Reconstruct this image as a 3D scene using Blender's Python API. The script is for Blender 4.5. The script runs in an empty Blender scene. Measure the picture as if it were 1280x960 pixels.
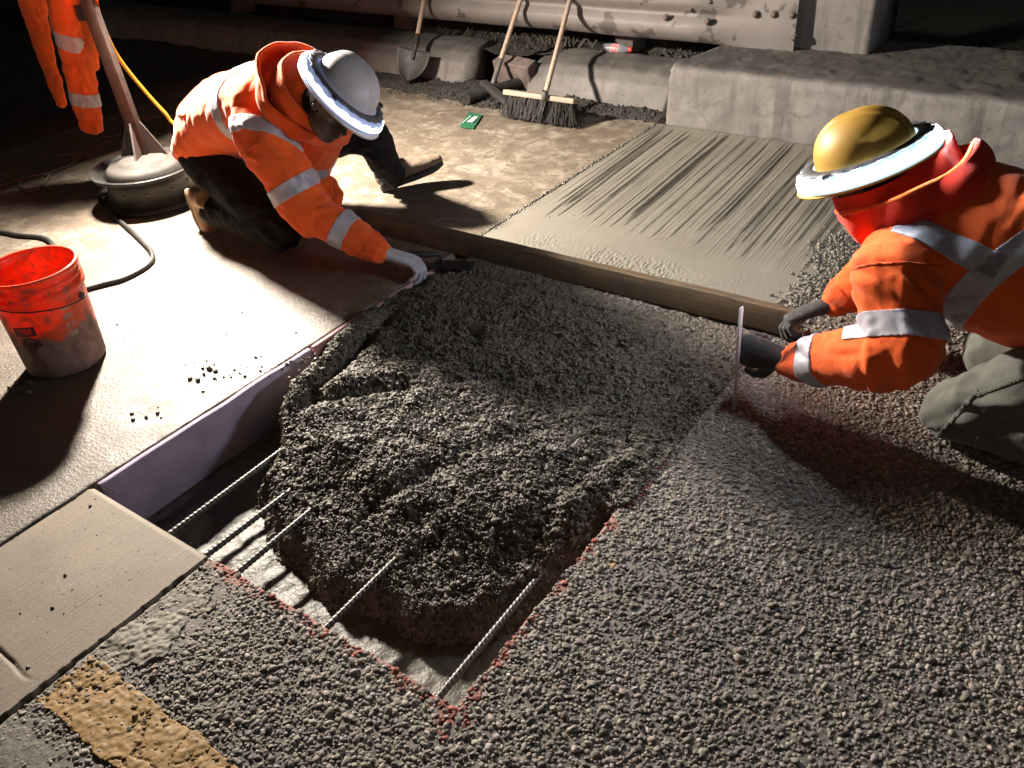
import bpy, bmesh, math, random
import numpy as np
from mathutils import Vector, Matrix
random.seed(7); RNG = np.random.default_rng(7)
S = bpy.context.scene
COL = S.collection

# ------------------------------------------------------------------ camera
CAM = np.array([0.0, 0.0, 1.6])
PITCH, ROLL, YAW, FPX = 0.603364, -0.0753659, -0.652322, 1061.84
def _basis():
    cy, sy = math.cos(YAW), math.sin(YAW)
    f = np.array([sy*math.cos(PITCH), cy*math.cos(PITCH), -math.sin(PITCH)])
    r = np.array([cy, -sy, 0]); u = np.cross(r, f)
    c, s = math.cos(ROLL), math.sin(ROLL)
    return c*r+s*u, -s*r+c*u, f
CR, CU, CF = _basis()
cd = bpy.data.cameras.new('camera'); cam = bpy.data.objects.new('camera', cd); COL.objects.link(cam)
cd.sensor_fit = 'HORIZONTAL'; cd.sensor_width = 36; cd.lens = FPX/1280*36
cd.clip_start = 0.05; cd.clip_end = 500
m = Matrix.Identity(4)
for i in range(3):
    m[i][0] = CR[i]; m[i][1] = CU[i]; m[i][2] = -CF[i]; m[i][3] = CAM[i]
cam.matrix_world = m
S.camera = cam
# ------------------------------------------------------------------ night sky, added weak fill, exposure
W = bpy.data.worlds.new('World'); S.world = W; W.use_nodes = True
wn = W.node_tree; bg = wn.nodes['Background']
sky = wn.nodes.new('ShaderNodeTexSky'); sky.sky_type = 'NISHITA'; sky.sun_disc = False
SUN_EL, SUN_AZ = math.radians(2.0), math.radians(200)
sky.sun_elevation = SUN_EL; sky.sun_rotation = SUN_AZ
wn.links.new(sky.outputs[0], bg.inputs[0]); bg.inputs[1].default_value = 0.010
sl = bpy.data.lights.new('fill_sun', 'SUN'); sl.energy = 0.09; sl.angle = math.radians(20); sl.color = (1, .93, .86)
so = bpy.data.objects.new('fill_sun', sl); COL.objects.link(so)
sd = Vector((0.30, -0.80, 0.62)).normalized()          # towards the camera side: weak fill added there, no seen source
so.rotation_euler = sd.to_track_quat('Z', 'Y').to_euler()
S.view_settings.view_transform = 'Standard'; S.view_settings.look = 'None'
S.view_settings.exposure = 0.0; S.view_settings.gamma = 1.0
S.render.engine = 'CYCLES'
S.cycles.use_denoising = True
try: S.cycles.denoiser = 'OPENIMAGEDENOISE'
except Exception: pass
S.cycles.max_bounces = 6; S.cycles.diffuse_bounces = 4; S.cycles.sample_clamp_indirect = 4
LAMP_W, HALO1, HALO2 = 415.0, 7.0, 450.0

# ------------------------------------------------------------------ numeric helpers
def at(px, py, Y):
    """point on the photograph's sight line (1280x960) at world depth Y"""
    d = CR*(px-640)/FPX - CU*(py-480)/FPX + CF
    return CAM + d*(Y/d[1])
def gnd(px, py, z=0.0):
    d = CR*(px-640)/FPX - CU*(py-480)/FPX + CF
    return CAM + d*((z-CAM[2])/d[2])
def project(P):
    P = np.asarray(P, float)-CAM
    z = P@CF
    return 640+FPX*(P@CR)/z, 480-FPX*(P@CU)/z, z
def _h(ix, iy, iz, seed):
    n = (ix.astype(np.int64)*374761393 + iy.astype(np.int64)*668265263 + iz.astype(np.int64)*2147483647 + seed*1274126177) & 0xffffffff
    n = ((n ^ (n >> 13))*1274126177) & 0xffffffff
    n = ((n ^ (n >> 16))*2246822519) & 0xffffffff
    return ((n ^ (n >> 15)) & 0xffffff)/float(0xffffff)
def vn(x, y, z=None, seed=0):
    x = np.asarray(x, float); y = np.asarray(y, float); z = np.zeros_like(x) if z is None else np.asarray(z, float)
    ix, iy, iz = np.floor(x), np.floor(y), np.floor(z)
    fx, fy, fz = x-ix, y-iy, z-iz
    fx, fy, fz = [t*t*t*(t*(t*6-15)+10) for t in (fx, fy, fz)]
    r = 0
    for a in (0, 1):
        for b in (0, 1):
            for c in (0, 1):
                w = (fx if a else 1-fx)*(fy if b else 1-fy)*(fz if c else 1-fz)
                r = r + w*_h(ix+a, iy+b, iz+c, seed)
    return r*2-1
def fbm(x, y, z=None, o=4, seed=0, g=.5):
    r = 0; a = 1; t = 0
    for k in range(o):
        f = 2.03**k
        r = r + a*vn(np.asarray(x)*f, np.asarray(y)*f, None if z is None else np.asarray(z)*f, seed+k*17); t += a; a *= g
    return r/t
def worley(x, y, seed=0):
    ix, iy = np.floor(x), np.floor(y)
    f1 = np.full(np.shape(x), 9.0); f2 = f1.copy()
    for a in (-1, 0, 1):
        for b in (-1, 0, 1):
            cx, cy = ix+a, iy+b; zz = np.zeros_like(cx)
            dx = cx+_h(cx, cy, zz, seed)-x; dy = cy+_h(cx, cy, zz, seed+5)-y
            d = np.sqrt(dx*dx+dy*dy)
            f2 = np.where(d < f1, f1, np.minimum(f2, d)); f1 = np.minimum(f1, d)
    return f1, f2
def sstep(a, b, x):
    t = np.clip((x-a)/(b-a), 0, 1); return t*t*(3-2*t)
def seg_d(x, y, a, b):
    ax, ay = a; bx, by = b
    t = np.clip(((x-ax)*(bx-ax)+(y-ay)*(by-ay))/((bx-ax)**2+(by-ay)**2), 0, 1)
    return np.hypot(x-ax-t*(bx-ax), y-ay-t*(by-ay)), t
def poly_sd(x, y, P):
    d = np.full(np.shape(x), 9e9); ins = np.zeros(np.shape(x), bool)
    n = len(P)
    for i in range(n):
        a, b = P[i], P[(i+1) % n]
        d = np.minimum(d, seg_d(x, y, a, b)[0])
        c = ((a[1] > y) != (b[1] > y)) & (x < (b[0]-a[0])*(y-a[1])/((b[1]-a[1]) or 1e-9)+a[0])
        ins ^= c
    return np.where(ins, d, -d)

# ------------------------------------------------------------------ object helpers
def mesh_np(name, V, F, smooth=True):
    me = bpy.data.meshes.new(name)
    V = np.asarray(V, np.float32)
    if isinstance(F, np.ndarray):
        k = F.shape[1]
        me.vertices.add(len(V)); me.vertices.foreach_set('co', V.ravel())
        me.loops.add(F.size); me.loops.foreach_set('vertex_index', F.astype(np.int32).ravel())
        me.polygons.add(len(F)); me.polygons.foreach_set('loop_start', np.arange(0, F.size, k, dtype=np.int32))
        me.update(calc_edges=True)
    else:
        me.from_pydata(V.tolist(), [], [list(f) for f in F])
    if smooth: me.shade_smooth()
    return me
def obj(name, me, mat=None, parent=None, smooth=None, label=None):
    o = bpy.data.objects.new(name, me); COL.objects.link(o)
    if mat is not None and not me.materials: me.materials.append(mat)
    if parent is not None: o.parent = parent
    if label: o['label'] = label
    return o
def tag(o, label, cat, group=None):
    o['label'] = label; o['category'] = cat
    if group: o['group'] = group
    return o
def thing(name, label, cat, group=None):
    o = bpy.data.objects.new(name, None); COL.objects.link(o); o.empty_display_size = .1
    return tag(o, label, cat, group)
def struct(o):
    o['kind'] = 'structure'; return o
def base_at(root, p):
    """move an Empty to its thing's base while the parts stay where they were built"""
    root.location = Vector([float(c) for c in p])
    for c in root.children: c.matrix_parent_inverse = Matrix.Translation(-root.location)
class MB:
    def __init__(s): s.v = []; s.f = []
    def add(s, V, F):
        o = len(s.v); s.v += [tuple(map(float, p)) for p in V]; s.f += [tuple(int(i)+o for i in f) for f in F]; return s
    def box(s, c, size, M=None):
        hx, hy, hz = [q/2 for q in size]
        V = [Vector((x, y, z)) for x in (-hx, hx) for y in (-hy, hy) for z in (-hz, hz)]
        if M is not None: V = [M@v for v in V]
        V = [v+Vector(c) for v in V]
        return s.add(V, [(0, 1, 3, 2), (4, 6, 7, 5), (0, 4, 5, 1), (2, 3, 7, 6), (0, 2, 6, 4), (1, 5, 7, 3)])
    def mesh(s, name, smooth=False): return mesh_np(name, s.v, s.f, smooth)
def bevel_mesh(me, w=.004, seg=2, ang=35):
    bm = bmesh.new(); bm.from_mesh(me)
    es = [e for e in bm.edges if len(e.link_faces) == 2 and e.calc_face_angle(0) > math.radians(ang)]
    bmesh.ops.bevel(bm, geom=es, offset=w, segments=seg, profile=.6, affect='EDGES', clamp_overlap=True)
    bm.normal_update()
    for f in bm.faces: f.smooth = True
    bm.to_mesh(me); bm.free()
    return me
def frames(pts):
    P = [Vector(p) for p in pts]; n = len(P); T = []
    for i in range(n):
        t = P[min(i+1, n-1)]-P[max(i-1, 0)]
        T.append(t.normalized())
    ref = Vector((0, 0, 1)) if abs(T[0].z) < .9 else Vector((1, 0, 0))
    u = (ref-T[0]*ref.dot(T[0])).normalized(); out = []
    for t in T:
        u = (u-t*u.dot(t)).normalized(); out.append((t, u, t.cross(u)))
    return P, out
def spline(pts, n=8):
    P = [np.array(p, float) for p in pts]
    P = [2*P[0]-P[1]]+P+[2*P[-1]-P[-2]]; out = []
    for i in range(1, len(P)-2):
        for k in range(n):
            t = k/n; a, b, c, d = P[i-1:i+3]
            out.append(.5*((2*b)+(-a+c)*t+(2*a-5*b+4*c-d)*t*t+(-a+3*b-3*c+d)*t**3))
    out.append(P[-2]); return out
def tube(pts, rad, n=10, caps=True, side=None, asp=None):
    """closed tube through pts; rad per point; optional flattening asp across axis 'side'"""
    P, fr = frames(pts); k = len(P)
    rad = [rad]*k if np.isscalar(rad) else list(rad)
    asp = [1]*k if asp is None else ([asp]*k if np.isscalar(asp) else list(asp))
    rings = []
    def ring(c, t, u, v, r, a):
        if side is not None:
            s_ = Vector(side); s_ = (s_-t*s_.dot(t)).normalized(); u, v = s_, t.cross(s_)
        return [c+u*(r*math.cos(2*math.pi*j/n))+v*(r*a*math.sin(2*math.pi*j/n)) for j in range(n)]
    if caps:
        for q in (80, 55, 28):
            q = math.radians(q); t, u, v = fr[0]
            rings.append(ring(P[0]-t*(rad[0]*math.sin(q)*min(1, asp[0])), t, u, v, rad[0]*math.cos(q), asp[0]))
    for i in range(k):
        t, u, v = fr[i]; rings.append(ring(P[i], t, u, v, rad[i], asp[i]))
    if caps:
        for q in (28, 55, 80):
            q = math.radians(q); t, u, v = fr[-1]
            rings.append(ring(P[-1]+t*(rad[-1]*math.sin(q)*min(1, asp[-1])), t, u, v, rad[-1]*math.cos(q), asp[-1]))
    V = [p for r in rings for p in r]; F = []
    for i in range(len(rings)-1):
        for j in range(n):
            F.append((i*n+j, i*n+(j+1) % n, (i+1)*n+(j+1) % n, (i+1)*n+j))
    F.append(tuple(range(n-1, -1, -1))); F.append(tuple(range((len(rings)-1)*n, len(rings)*n)))
    return V, F
def ell(c, r, M=None, n=14):
    V = []; F = []
    for i in range(1, n):
        a = math.pi*i/n
        for j in range(2*n):
            b = math.pi*j/n
            p = Vector((r[0]*math.sin(a)*math.cos(b), r[1]*math.sin(a)*math.sin(b), r[2]*math.cos(a)))
            if M is not None: p = M@p
            V.append(p+Vector(c))
    k = 2*n
    for i in range(n-2):
        for j in range(k): F.append((i*k+j, (i+1)*k+j, (i+1)*k+(j+1) % k, i*k+(j+1) % k))
    F.append(tuple(range(k))); F.append(tuple(range((n-1)*k-1, (n-2)*k-1, -1)))
    return V, F
def lathe(prof, n=40, sx=1, sy=1, M=None, closed=False):
    V = []; F = []
    for r, z in prof:
        for j in range(n):
            a = 2*math.pi*j/n
            p = Vector((r*sx*math.cos(a), r*sy*math.sin(a), z)); V.append(M@p if M is not None else p)
    k = len(prof)
    for i in range(k if closed else k-1):
        i2 = (i+1) % k
        for j in range(n): F.append((i*n+j, i*n+(j+1) % n, i2*n+(j+1) % n, i2*n+j))
    if not closed:
        if prof[0][0] > 1e-4: pass
    return V, F
def remesh(parts, voxel, smooth=5, factor=.5):
    b = MB()
    for V, F in parts: b.add(V, F)
    me = b.mesh('tmp'); o = bpy.data.objects.new('tmp', me); COL.objects.link(o)
    r = o.modifiers.new('r', 'REMESH'); r.mode = 'VOXEL'; r.voxel_size = voxel; r.use_smooth_shade = True
    if smooth:
        s = o.modifiers.new('s', 'SMOOTH'); s.iterations = smooth; s.factor = factor
    dg = bpy.context.evaluated_depsgraph_get()
    out = bpy.data.meshes.new_from_object(o.evaluated_get(dg))
    bpy.data.objects.remove(o); bpy.data.meshes.remove(me)
    out.materials.clear(); out.shade_smooth()
    return out
def get_vn(me):
    n = len(me.vertices); V = np.empty(n*3, np.float32); N = np.empty(n*3, np.float32)
    me.vertices.foreach_get('co', V); me.vertex_normals.foreach_get('vector', N)
    return V.reshape(-1, 3).astype(float), N.reshape(-1, 3).astype(float)
def set_v(me, V):
    me.vertices.foreach_set('co', np.asarray(V, np.float32).ravel()); me.update()
def folds(me, segs, seed=0, fine=.0012):
    """cloth creases: ridged noise laid across the nearest limb axis, stronger near joints"""
    V, N = get_vn(me); best = np.full(len(V), 9e9); D = np.zeros(len(V))
    for k, (a, b, r, amp, freq) in enumerate(segs):
        a = np.array(a, float); b = np.array(b, float); L = np.linalg.norm(b-a); t = (b-a)/L
        s = np.clip((V-a)@t, 0, L); c = a+s[:, None]*t; q = V-c; d = np.linalg.norm(q, axis=1)/r
        u = np.cross(t, [.3, .5, .8]); u /= np.linalg.norm(u); w = np.cross(t, u)
        qn = q/(np.linalg.norm(q, axis=1)[:, None]+1e-9); ca, sa = qn@u, qn@w
        wob = .35*vn(ca*1.4, sa*1.4, s*6, seed+k*7+3)
        n1 = vn(s*freq+ca*.9+wob*3, ca*1.1+5, sa*1.1, seed+k*7); n2 = vn(s*freq*2.1+sa*1.5, ca*1.6, sa*1.6+9, seed+k*7+1)
        n3 = vn(s*freq*3.6+ca*2.6, ca*2.4+3, sa*2.4, seed+k*7+2)
        rid = .65*(1-np.abs(n1)*1.6)+.50*np.abs(n2)*1.9+.14*(1-np.abs(n3)*2)
        e = .65+.6*np.abs(2*s/L-1)
        val = amp*(rid-.5)*e
        D = np.where(d < best, val, D); best = np.minimum(best, d)
    D += fine*fbm(V[:, 0]*40, V[:, 1]*40, V[:, 2]*40, 3, seed+90)
    # soften the jump between neighbouring limbs
    ne = np.empty(len(me.edges)*2, np.int32); me.edges.foreach_get('vertices', ne); ne = ne.reshape(-1, 2)
    cnt = np.bincount(ne.ravel(), minlength=len(V))+1e-9
    for _ in range(3):
        acc = np.bincount(ne[:, 0], D[ne[:, 1]], len(V))+np.bincount(ne[:, 1], D[ne[:, 0]], len(V))
        D = .4*D+.6*acc/cnt
    set_v(me, V+N*D[:, None]); return me
def shell(src, keep, planes, off=.003, name='band'):
    """clean strip cut from a cloth mesh between planes and lifted off it, with a small edge thickness"""
    bm = bmesh.new(); bm.from_mesh(src)
    dead = [f for f in bm.faces if not keep(f.calc_center_median(), f.normal)]
    bmesh.ops.delete(bm, geom=dead, context='FACES')
    for co, no in planes:
        bmesh.ops.bisect_plane(bm, geom=bm.verts[:]+bm.edges[:]+bm.faces[:], plane_co=co, plane_no=no, clear_outer=True, dist=1e-5)
    bm.normal_update()
    nv = {v: v.normal.copy() for v in bm.verts}
    for v in bm.verts: v.co += nv[v]*off
    ed = [e for e in bm.edges if len(e.link_faces) == 1]
    r = bmesh.ops.extrude_edge_only(bm, edges=ed)
    inv = {}
    for v in [g for g in r['geom'] if isinstance(g, bmesh.types.BMVert)]:
        v.co -= (v.normal if v not in nv else nv[v])*0
    vs = [g for g in r['geom'] if isinstance(g, bmesh.types.BMVert)]
    src_n = list(nv.items())
    for v in vs:
        for e in v.link_edges:
            o = e.other_vert(v)
            if o in nv: v.co = o.co-nv[o]*(off+.004); break
    me = bpy.data.meshes.new(name); bm.to_mesh(me); bm.free(); me.shade_smooth(); return me
def grid(x0, x1, nx, y0, y1, ny, hf, keep=None):
    xs = np.linspace(x0, x1, nx); ys = np.linspace(y0, y1, ny)
    X, Y = np.meshgrid(xs, ys); Z = hf(X, Y)
    V = np.stack([X, Y, Z], -1).reshape(-1, 3)
    i = np.arange(nx*ny).reshape(ny, nx)
    F = np.stack([i[:-1, :-1], i[:-1, 1:], i[1:, 1:], i[1:, :-1]], -1).reshape(-1, 4)
    if keep is not None:
        k = keep(X, Y, Z).ravel(); F = F[k[F].all(1)]
        u, inv = np.unique(F, return_inverse=True); V = V[u]; F = inv.reshape(-1, 4)
    return V, F
def skirt(V, F, depth):
    """close a height sheet with walls and a bottom so it is a solid slab"""
    e = np.concatenate([F[:, [0, 1]], F[:, [1, 2]], F[:, [2, 3]], F[:, [3, 0]]])
    key = np.sort(e, 1); code = key[:, 0].astype(np.int64)*len(V)+key[:, 1]
    u, idx, c = np.unique(code, return_index=True, return_counts=True)
    be = e[idx[c == 1]]; bv = np.unique(be); mp = {b: len(V)+i for i, b in enumerate(bv)}
    B = V[bv].copy(); B[:, 2] = depth
    W_ = np.array([[mp[a], mp[b], b, a] for a, b in be])
    return np.concatenate([V, B]), np.concatenate([F, W_])
def profile_run(prof, xs, fn=None, cap=True):
    """profile (y,z) swept along x; fn(x, y, z)->dy,dz roughens it"""
    n = len(prof); V = []
    py = np.array([p[0] for p in prof]); pz = np.array([p[1] for p in prof])
    for x in xs:
        X = np.full(n, x); y, z = py.copy(), pz.copy()
        if fn: X, y, z = fn(X, y, z)
        V += list(zip(X, y, z))
    F = []
    for i in range(len(xs)-1):
        for j in range(n): F.append((i*n+j, i*n+(j+1) % n, (i+1)*n+(j+1) % n, (i+1)*n+j))
    if cap: F.append(tuple(range(n-1, -1, -1))); F.append(tuple(range((len(xs)-1)*n, len(xs)*n)))
    return V, [tuple(reversed(f)) for f in F]
def dense(prof, step):
    out = []
    for i in range(len(prof)):
        a = np.array(prof[i]); b = np.array(prof[(i+1) % len(prof)])
        k = max(1, int(np.linalg.norm(b-a)/step))
        out += [tuple(a+(b-a)*j/k) for j in range(k)]
    return out

# ------------------------------------------------------------------ materials
class NT:
    def __init__(s, name):
        s.m = bpy.data.materials.new(name); s.m.use_nodes = True; s.t = s.m.node_tree
        s.b = s.t.nodes['Principled BSDF']; s.out = s.t.nodes['Material Output']
    def n(s, typ, **kw):
        x = s.t.nodes.new(typ)
        for k, v in kw.items():
            if k.startswith('i_'):
                key = k[2:]; key = int(key) if key.isdigit() else key.replace('_', ' ')
                x.inputs[key].default_value = v
            else: setattr(x, k, v)
        return x
    def l(s, a, b): s.t.links.new(a, b)
    def co(s):
        if not hasattr(s, '_co'): s._co = s.n('ShaderNodeTexCoord').outputs['Object']
        return s._co
    def geo(s):
        if not hasattr(s, '_g'): s._g = s.n('ShaderNodeNewGeometry').outputs['Position']
        return s._g
    def noise(s, scale, detail=4, rough=.6, vec=None, dist=0):
        x = s.n('ShaderNodeTexNoise'); x.inputs['Scale'].default_value = scale; x.inputs['Detail'].default_value = detail
        x.inputs['Roughness'].default_value = rough; x.inputs['Distortion'].default_value = dist
        s.l(vec if vec is not None else s.geo(), x.inputs['Vector']); return x.outputs[0]
    def vor(s, scale, vec=None, feature='F1', out=0):
        x = s.n('ShaderNodeTexVoronoi', feature=feature); x.inputs['Scale'].default_value = scale
        s.l(vec if vec is not None else s.geo(), x.inputs['Vector']); return x.outputs[out]
    def ramp(s, fac, stops):
        x = s.n('ShaderNodeValToRGB'); e = x.color_ramp.elements
        while len(e) < len(stops): e.new(.5)
        for q, (p, c) in zip(e, stops):
            q.position = p; q.color = (c, c, c, 1) if np.isscalar(c) else tuple(c)+(1,)
        s.l(fac, x.inputs[0]); return x.outputs[0]
    def mix(s, fac, a, b, mode='MIX'):
        x = s.n('ShaderNodeMix', data_type='RGBA', blend_type=mode)
        for v, k in ((fac, 0), (a, 6), (b, 7)):
            if hasattr(v, 'is_linked') or hasattr(v, 'links'): s.l(v, x.inputs[k])
            elif np.isscalar(v): x.inputs[k].default_value = v if k == 0 else (v, v, v, 1)
            else: x.inputs[k].default_value = tuple(v)+(1,)
        return x.outputs[2]
    def math(s, op, a, b=0.0):
        x = s.n('ShaderNodeMath', operation=op)
        for v, k in ((a, 0), (b, 1)):
            if hasattr(v, 'links'): s.l(v, x.inputs[k])
            else: x.inputs[k].default_value = v
        return x.outputs[0]
    def bump(s, h, strength=.3, dist=.01, prev=None):
        x = s.n('ShaderNodeBump'); x.inputs['Strength'].default_value = strength; x.inputs['Distance'].default_value = dist
        s.l(h, x.inputs['Height'])
        if prev is not None: s.l(prev, x.inputs['Normal'])
        s.l(x.outputs[0], s.b.inputs['Normal']); return x.outputs[0]
    def col(s, c):
        if hasattr(c, 'links'): s.l(c, s.b.inputs['Base Color'])
        else: s.b.inputs['Base Color'].default_value = tuple(c)+(1,)
        return s
    def rough(s, r):
        if hasattr(r, 'links'): s.l(r, s.b.inputs['Roughness'])
        else: s.b.inputs['Roughness'].default_value = r
        return s
    def spec(s, v): s.b.inputs['Specular IOR Level'].default_value = v; return s
    def metal(s, v): s.b.inputs['Metallic'].default_value = v; return s

def simple(name, c, c2=None, rough=.6, scale=30, bump=.15, bscale=200, metal=0, spec=.5, bdist=.003, detail=4):
    N = NT(name); f = N.noise(scale, detail)
    N.col(N.mix(N.ramp(f, [(.35, 0.), (.68, 1.)]), c, c2 if c2 is not None else [q*.6 for q in c]))
    N.rough(N.math('ADD', N.math('MULTIPLY', f, .2), rough-.1)); N.metal(metal); N.spec(spec)
    if bump: N.bump(N.noise(bscale, 3), bump, bdist)
    return N.m
def m_oldslab():
    N = NT('old_concrete')
    big = N.noise(1.6, 5, .6); mid = N.noise(9, 6, .65, dist=.6); fine = N.noise(90, 4, .7); spl = N.noise(16, 3, .55, dist=1.2)
    c = N.mix(N.ramp(big, [(.35, 0.), (.65, 1.)]), (.205, .165, .122), (.125, .097, .07))
    c = N.mix(N.ramp(mid, [(.46, 0.), (.62, .75)]), c, (.31, .26, .205))
    c = N.mix(N.ramp(N.noise(3.2, 6, .72, dist=.8), [(.46, 0.), (.62, .8)]), c, (.145, .11, .08))
    c = N.mix(N.ramp(spl, [(.53, 0.), (.60, .75)]), c, (.12, .095, .072))
    c = N.mix(N.ramp(fine, [(.52, 0.), (.75, .55)]), c, (.12, .105, .085))
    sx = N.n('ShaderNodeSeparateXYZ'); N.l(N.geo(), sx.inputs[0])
    near_dim = N.math('ADD', N.math('MULTIPLY', sx.outputs[1], .5), N.math('MULTIPLY', N.math('SUBTRACT', N.noise(2.6, 6, .7), .5), 1.3))
    c = N.mix(N.ramp(near_dim, [(.50, .72), (1., 0.)]), c, (.095, .070, .050))  # near end stained browner, also painted darker to imitate the lamp's falloff
    sp = N.vor(55); c = N.mix(N.ramp(sp, [(.05, .55), (.14, 0.)]), c, (.08, .07, .06))
    N.col(c); N.rough(N.ramp(mid, [(.3, .36), (.65, .62)])); N.spec(.55)
    b = N.bump(N.noise(28, 5, .7), .35, .006); N.bump(fine, .8, .004, b)
    return N.m
def m_smoothslab():
    N = NT('broomed_old_concrete')
    mp = N.n('ShaderNodeMapping'); mp.inputs['Scale'].default_value = (150, 5, 60); N.l(N.geo(), mp.inputs[0])
    st = N.noise(1, 3, .6, mp.outputs[0]); big = N.noise(3.5, 5); fine = N.noise(120, 4, .7)
    c = N.mix(N.ramp(big, [(.35, 0.), (.7, 1.)]), (.225, .18, .132), (.15, .118, .085))
    c = N.mix(N.ramp(st, [(.45, 0.), (.7, .5)]), c, (.17, .145, .115))
    sp = N.vor(26); c = N.mix(N.ramp(sp, [(.06, .9), (.13, 0.)]), c, (.06, .05, .042))
    c = N.mix(N.ramp(fine, [(.55, 0.), (.78, .4)]), c, (.48, .43, .37))
    N.col(c).rough(.72); b = N.bump(st, .35, .004); N.bump(fine, .4, .002, b)
    return N.m
def m_fresh():
    N = NT('fresh_broomed_concrete')
    mp = N.n('ShaderNodeMapping'); mp.inputs['Scale'].default_value = (330, .8, 60); N.l(N.geo(), mp.inputs[0])
    st = N.noise(1, 3, .6, mp.outputs[0]); big = N.noise(2.4, 4)
    sx = N.n('ShaderNodeSeparateXYZ'); N.l(N.geo(), sx.inputs[0])
    up = N.ramp(N.math('MULTIPLY', N.math('SUBTRACT', sx.outputs[1], 2.95), 4.0), [(.0, 0.), (1., 1.)])
    c = N.mix(N.ramp(big, [(.3, 0.), (.7, 1.)]), (.235, .212, .174), (.18, .162, .132))
    c = N.mix(N.math('MULTIPLY', N.ramp(st, [(.5, 0.), (.72, .6)]), up), c, (.125, .11, .085))
    N.col(c).rough(N.ramp(big, [(.3, .5), (.7, .66)])).spec(.4)
    b = N.bump(N.math('MULTIPLY', st, up), .35, .003); N.bump(N.noise(160, 3), .2, .002, b)
    return N.m
def m_wet():
    N = NT('wet_concrete')
    f = N.noise(60, 5, .7); big = N.noise(4, 4); g = N.noise(420, 3, .7)
    c = N.mix(N.ramp(f, [(.35, 0.), (.65, 1.)]), (.062, .051, .038), (.15, .125, .094))
    c = N.mix(N.ramp(big, [(.4, 0.), (.68, .5)]), c, (.125, .11, .088))
    N.col(c).rough(N.ramp(f, [(.3, .42), (.7, .66)])).spec(.45)
    b = N.bump(f, .5, .008); N.bump(g, .5, .003, b)
    return N.m
def m_aggbase():
    N = NT('aggregate_mortar'); f = N.noise(80, 5, .7); big = N.noise(2.2, 4)
    c = N.mix(N.ramp(f, [(.35, 0.), (.65, 1.)]), (.09, .078, .066), (.20, .177, .15))
    c = N.mix(N.ramp(big, [(.45, 0.), (.7, .5)]), c, (.23, .205, .172))
    pa = N.n('ShaderNodeAttribute', attribute_name='paint'); c = N.mix(N.math('MULTIPLY', pa.outputs['Fac'], .7), c, (.34, .10, .07))
    N.col(c).rough(.75); N.bump(f, .6, .006); return N.m
def m_pebble(name='pebble_stone', wet=False):
    N = NT(name); a = N.n('ShaderNodeAttribute', attribute_type='INSTANCER', attribute_name='col')
    f = N.noise(150, 4, .7)
    N.col(N.mix(N.ramp(f, [(.35, 0.), (.72, .6)]), a.outputs['Color'], (.06, .052, .043)))
    N.rough(.42 if wet else .6).spec(.5 if wet else .3); N.bump(f, .5, .004); return N.m
def m_kerb():
    N = NT('kerb_concrete'); big = N.noise(3, 5, .65); mid = N.noise(14, 5, .7, dist=1.); fine = N.noise(140, 4, .75)
    c = N.mix(N.ramp(big, [(.35, 0.), (.65, 1.)]), (.22, .199, .182), (.14, .127, .116))
    c = N.mix(N.ramp(mid, [(.55, 0.), (.68, .75)]), c, (.11, .098, .086))
    sx = N.n('ShaderNodeSeparateXYZ'); N.l(N.n('ShaderNodeNewGeometry').outputs['Normal'], sx.inputs[0])
    c = N.mix(N.math('MULTIPLY', N.ramp(sx.outputs[2], [(.5, 0.), (.9, 1.)]), N.ramp(N.noise(6, 5), [(.32, .55), (.58, .97)])), c, (.055, .049, .044))
    mp = N.n('ShaderNodeMapping'); mp.inputs['Scale'].default_value = (13, 1, 1.2); N.l(N.geo(), mp.inputs[0])
    c = N.mix(N.ramp(N.noise(1.2, 4, .6, mp.outputs[0]), [(.50, 0.), (.64, .7)]), c, (.105, .094, .083))
    v = N.vor(34); c = N.mix(N.ramp(v, [(.08, .8), (.17, 0.)]), c, (.06, .055, .05))
    N.col(c).rough(.85); b = N.bump(mid, .35, .01); N.bump(fine, .5, .003, b); return N.m
def m_dirt():
    N = NT('dirt'); f = N.noise(40, 6, .75)
    N.col(N.mix(N.ramp(f, [(.35, 0.), (.7, 1.)]), (.022, .019, .017), (.075, .064, .053))).rough(.95); N.bump(f, .8, .02); return N.m
def m_cloth(name, c, rough=.85, weave=900, dirt=(.0, (0, 0, 0)), sheen=.2, dscale=5):
    N = NT(name); f = N.noise(7, 4)
    cc = N.mix(N.ramp(f, [(.35, 0.), (.7, .5)]), c, [q*.82 for q in c])
    if dirt[0]:
        cc = N.mix(N.ramp(N.noise(dscale, 5, .65), [(.50, 0.), (.70, dirt[0])]), cc, dirt[1])
    N.col(cc).rough(rough).spec(.25)
    N.b.inputs['Sheen Weight'].default_value = sheen
    w = N.noise(weave, 2); b = N.bump(w, .35, .0015); N.bump(N.noise(130, 3, .6), .18, .002, N.bump(N.noise(32, 5, .65, dist=1.5), .28, .006, b)); return N.m
def m_emit(name, c, s):
    N = NT(name); N.col(c).rough(.4); N.b.inputs['Emission Color'].default_value = tuple(c)+(1,); N.b.inputs['Emission Strength'].default_value = s
    return N.m
def m_wood(name, c1, c2, vec=(4, 60, 60), rough=.65, dirt=None):
    N = NT(name); mp = N.n('ShaderNodeMapping'); mp.inputs['Scale'].default_value = vec; N.l(N.co(), mp.inputs[0])
    g = N.noise(1, 5, .65, mp.outputs[0], dist=.5)
    c = N.mix(N.ramp(g, [(.35, 0.), (.65, 1.)]), c1, c2)
    if dirt: c = N.mix(N.ramp(N.noise(12, 5, .7), [(.48, 0.), (.62, .85)]), c, dirt)
    N.col(c).rough(rough); N.bump(g, .3, .003); return N.m
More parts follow.
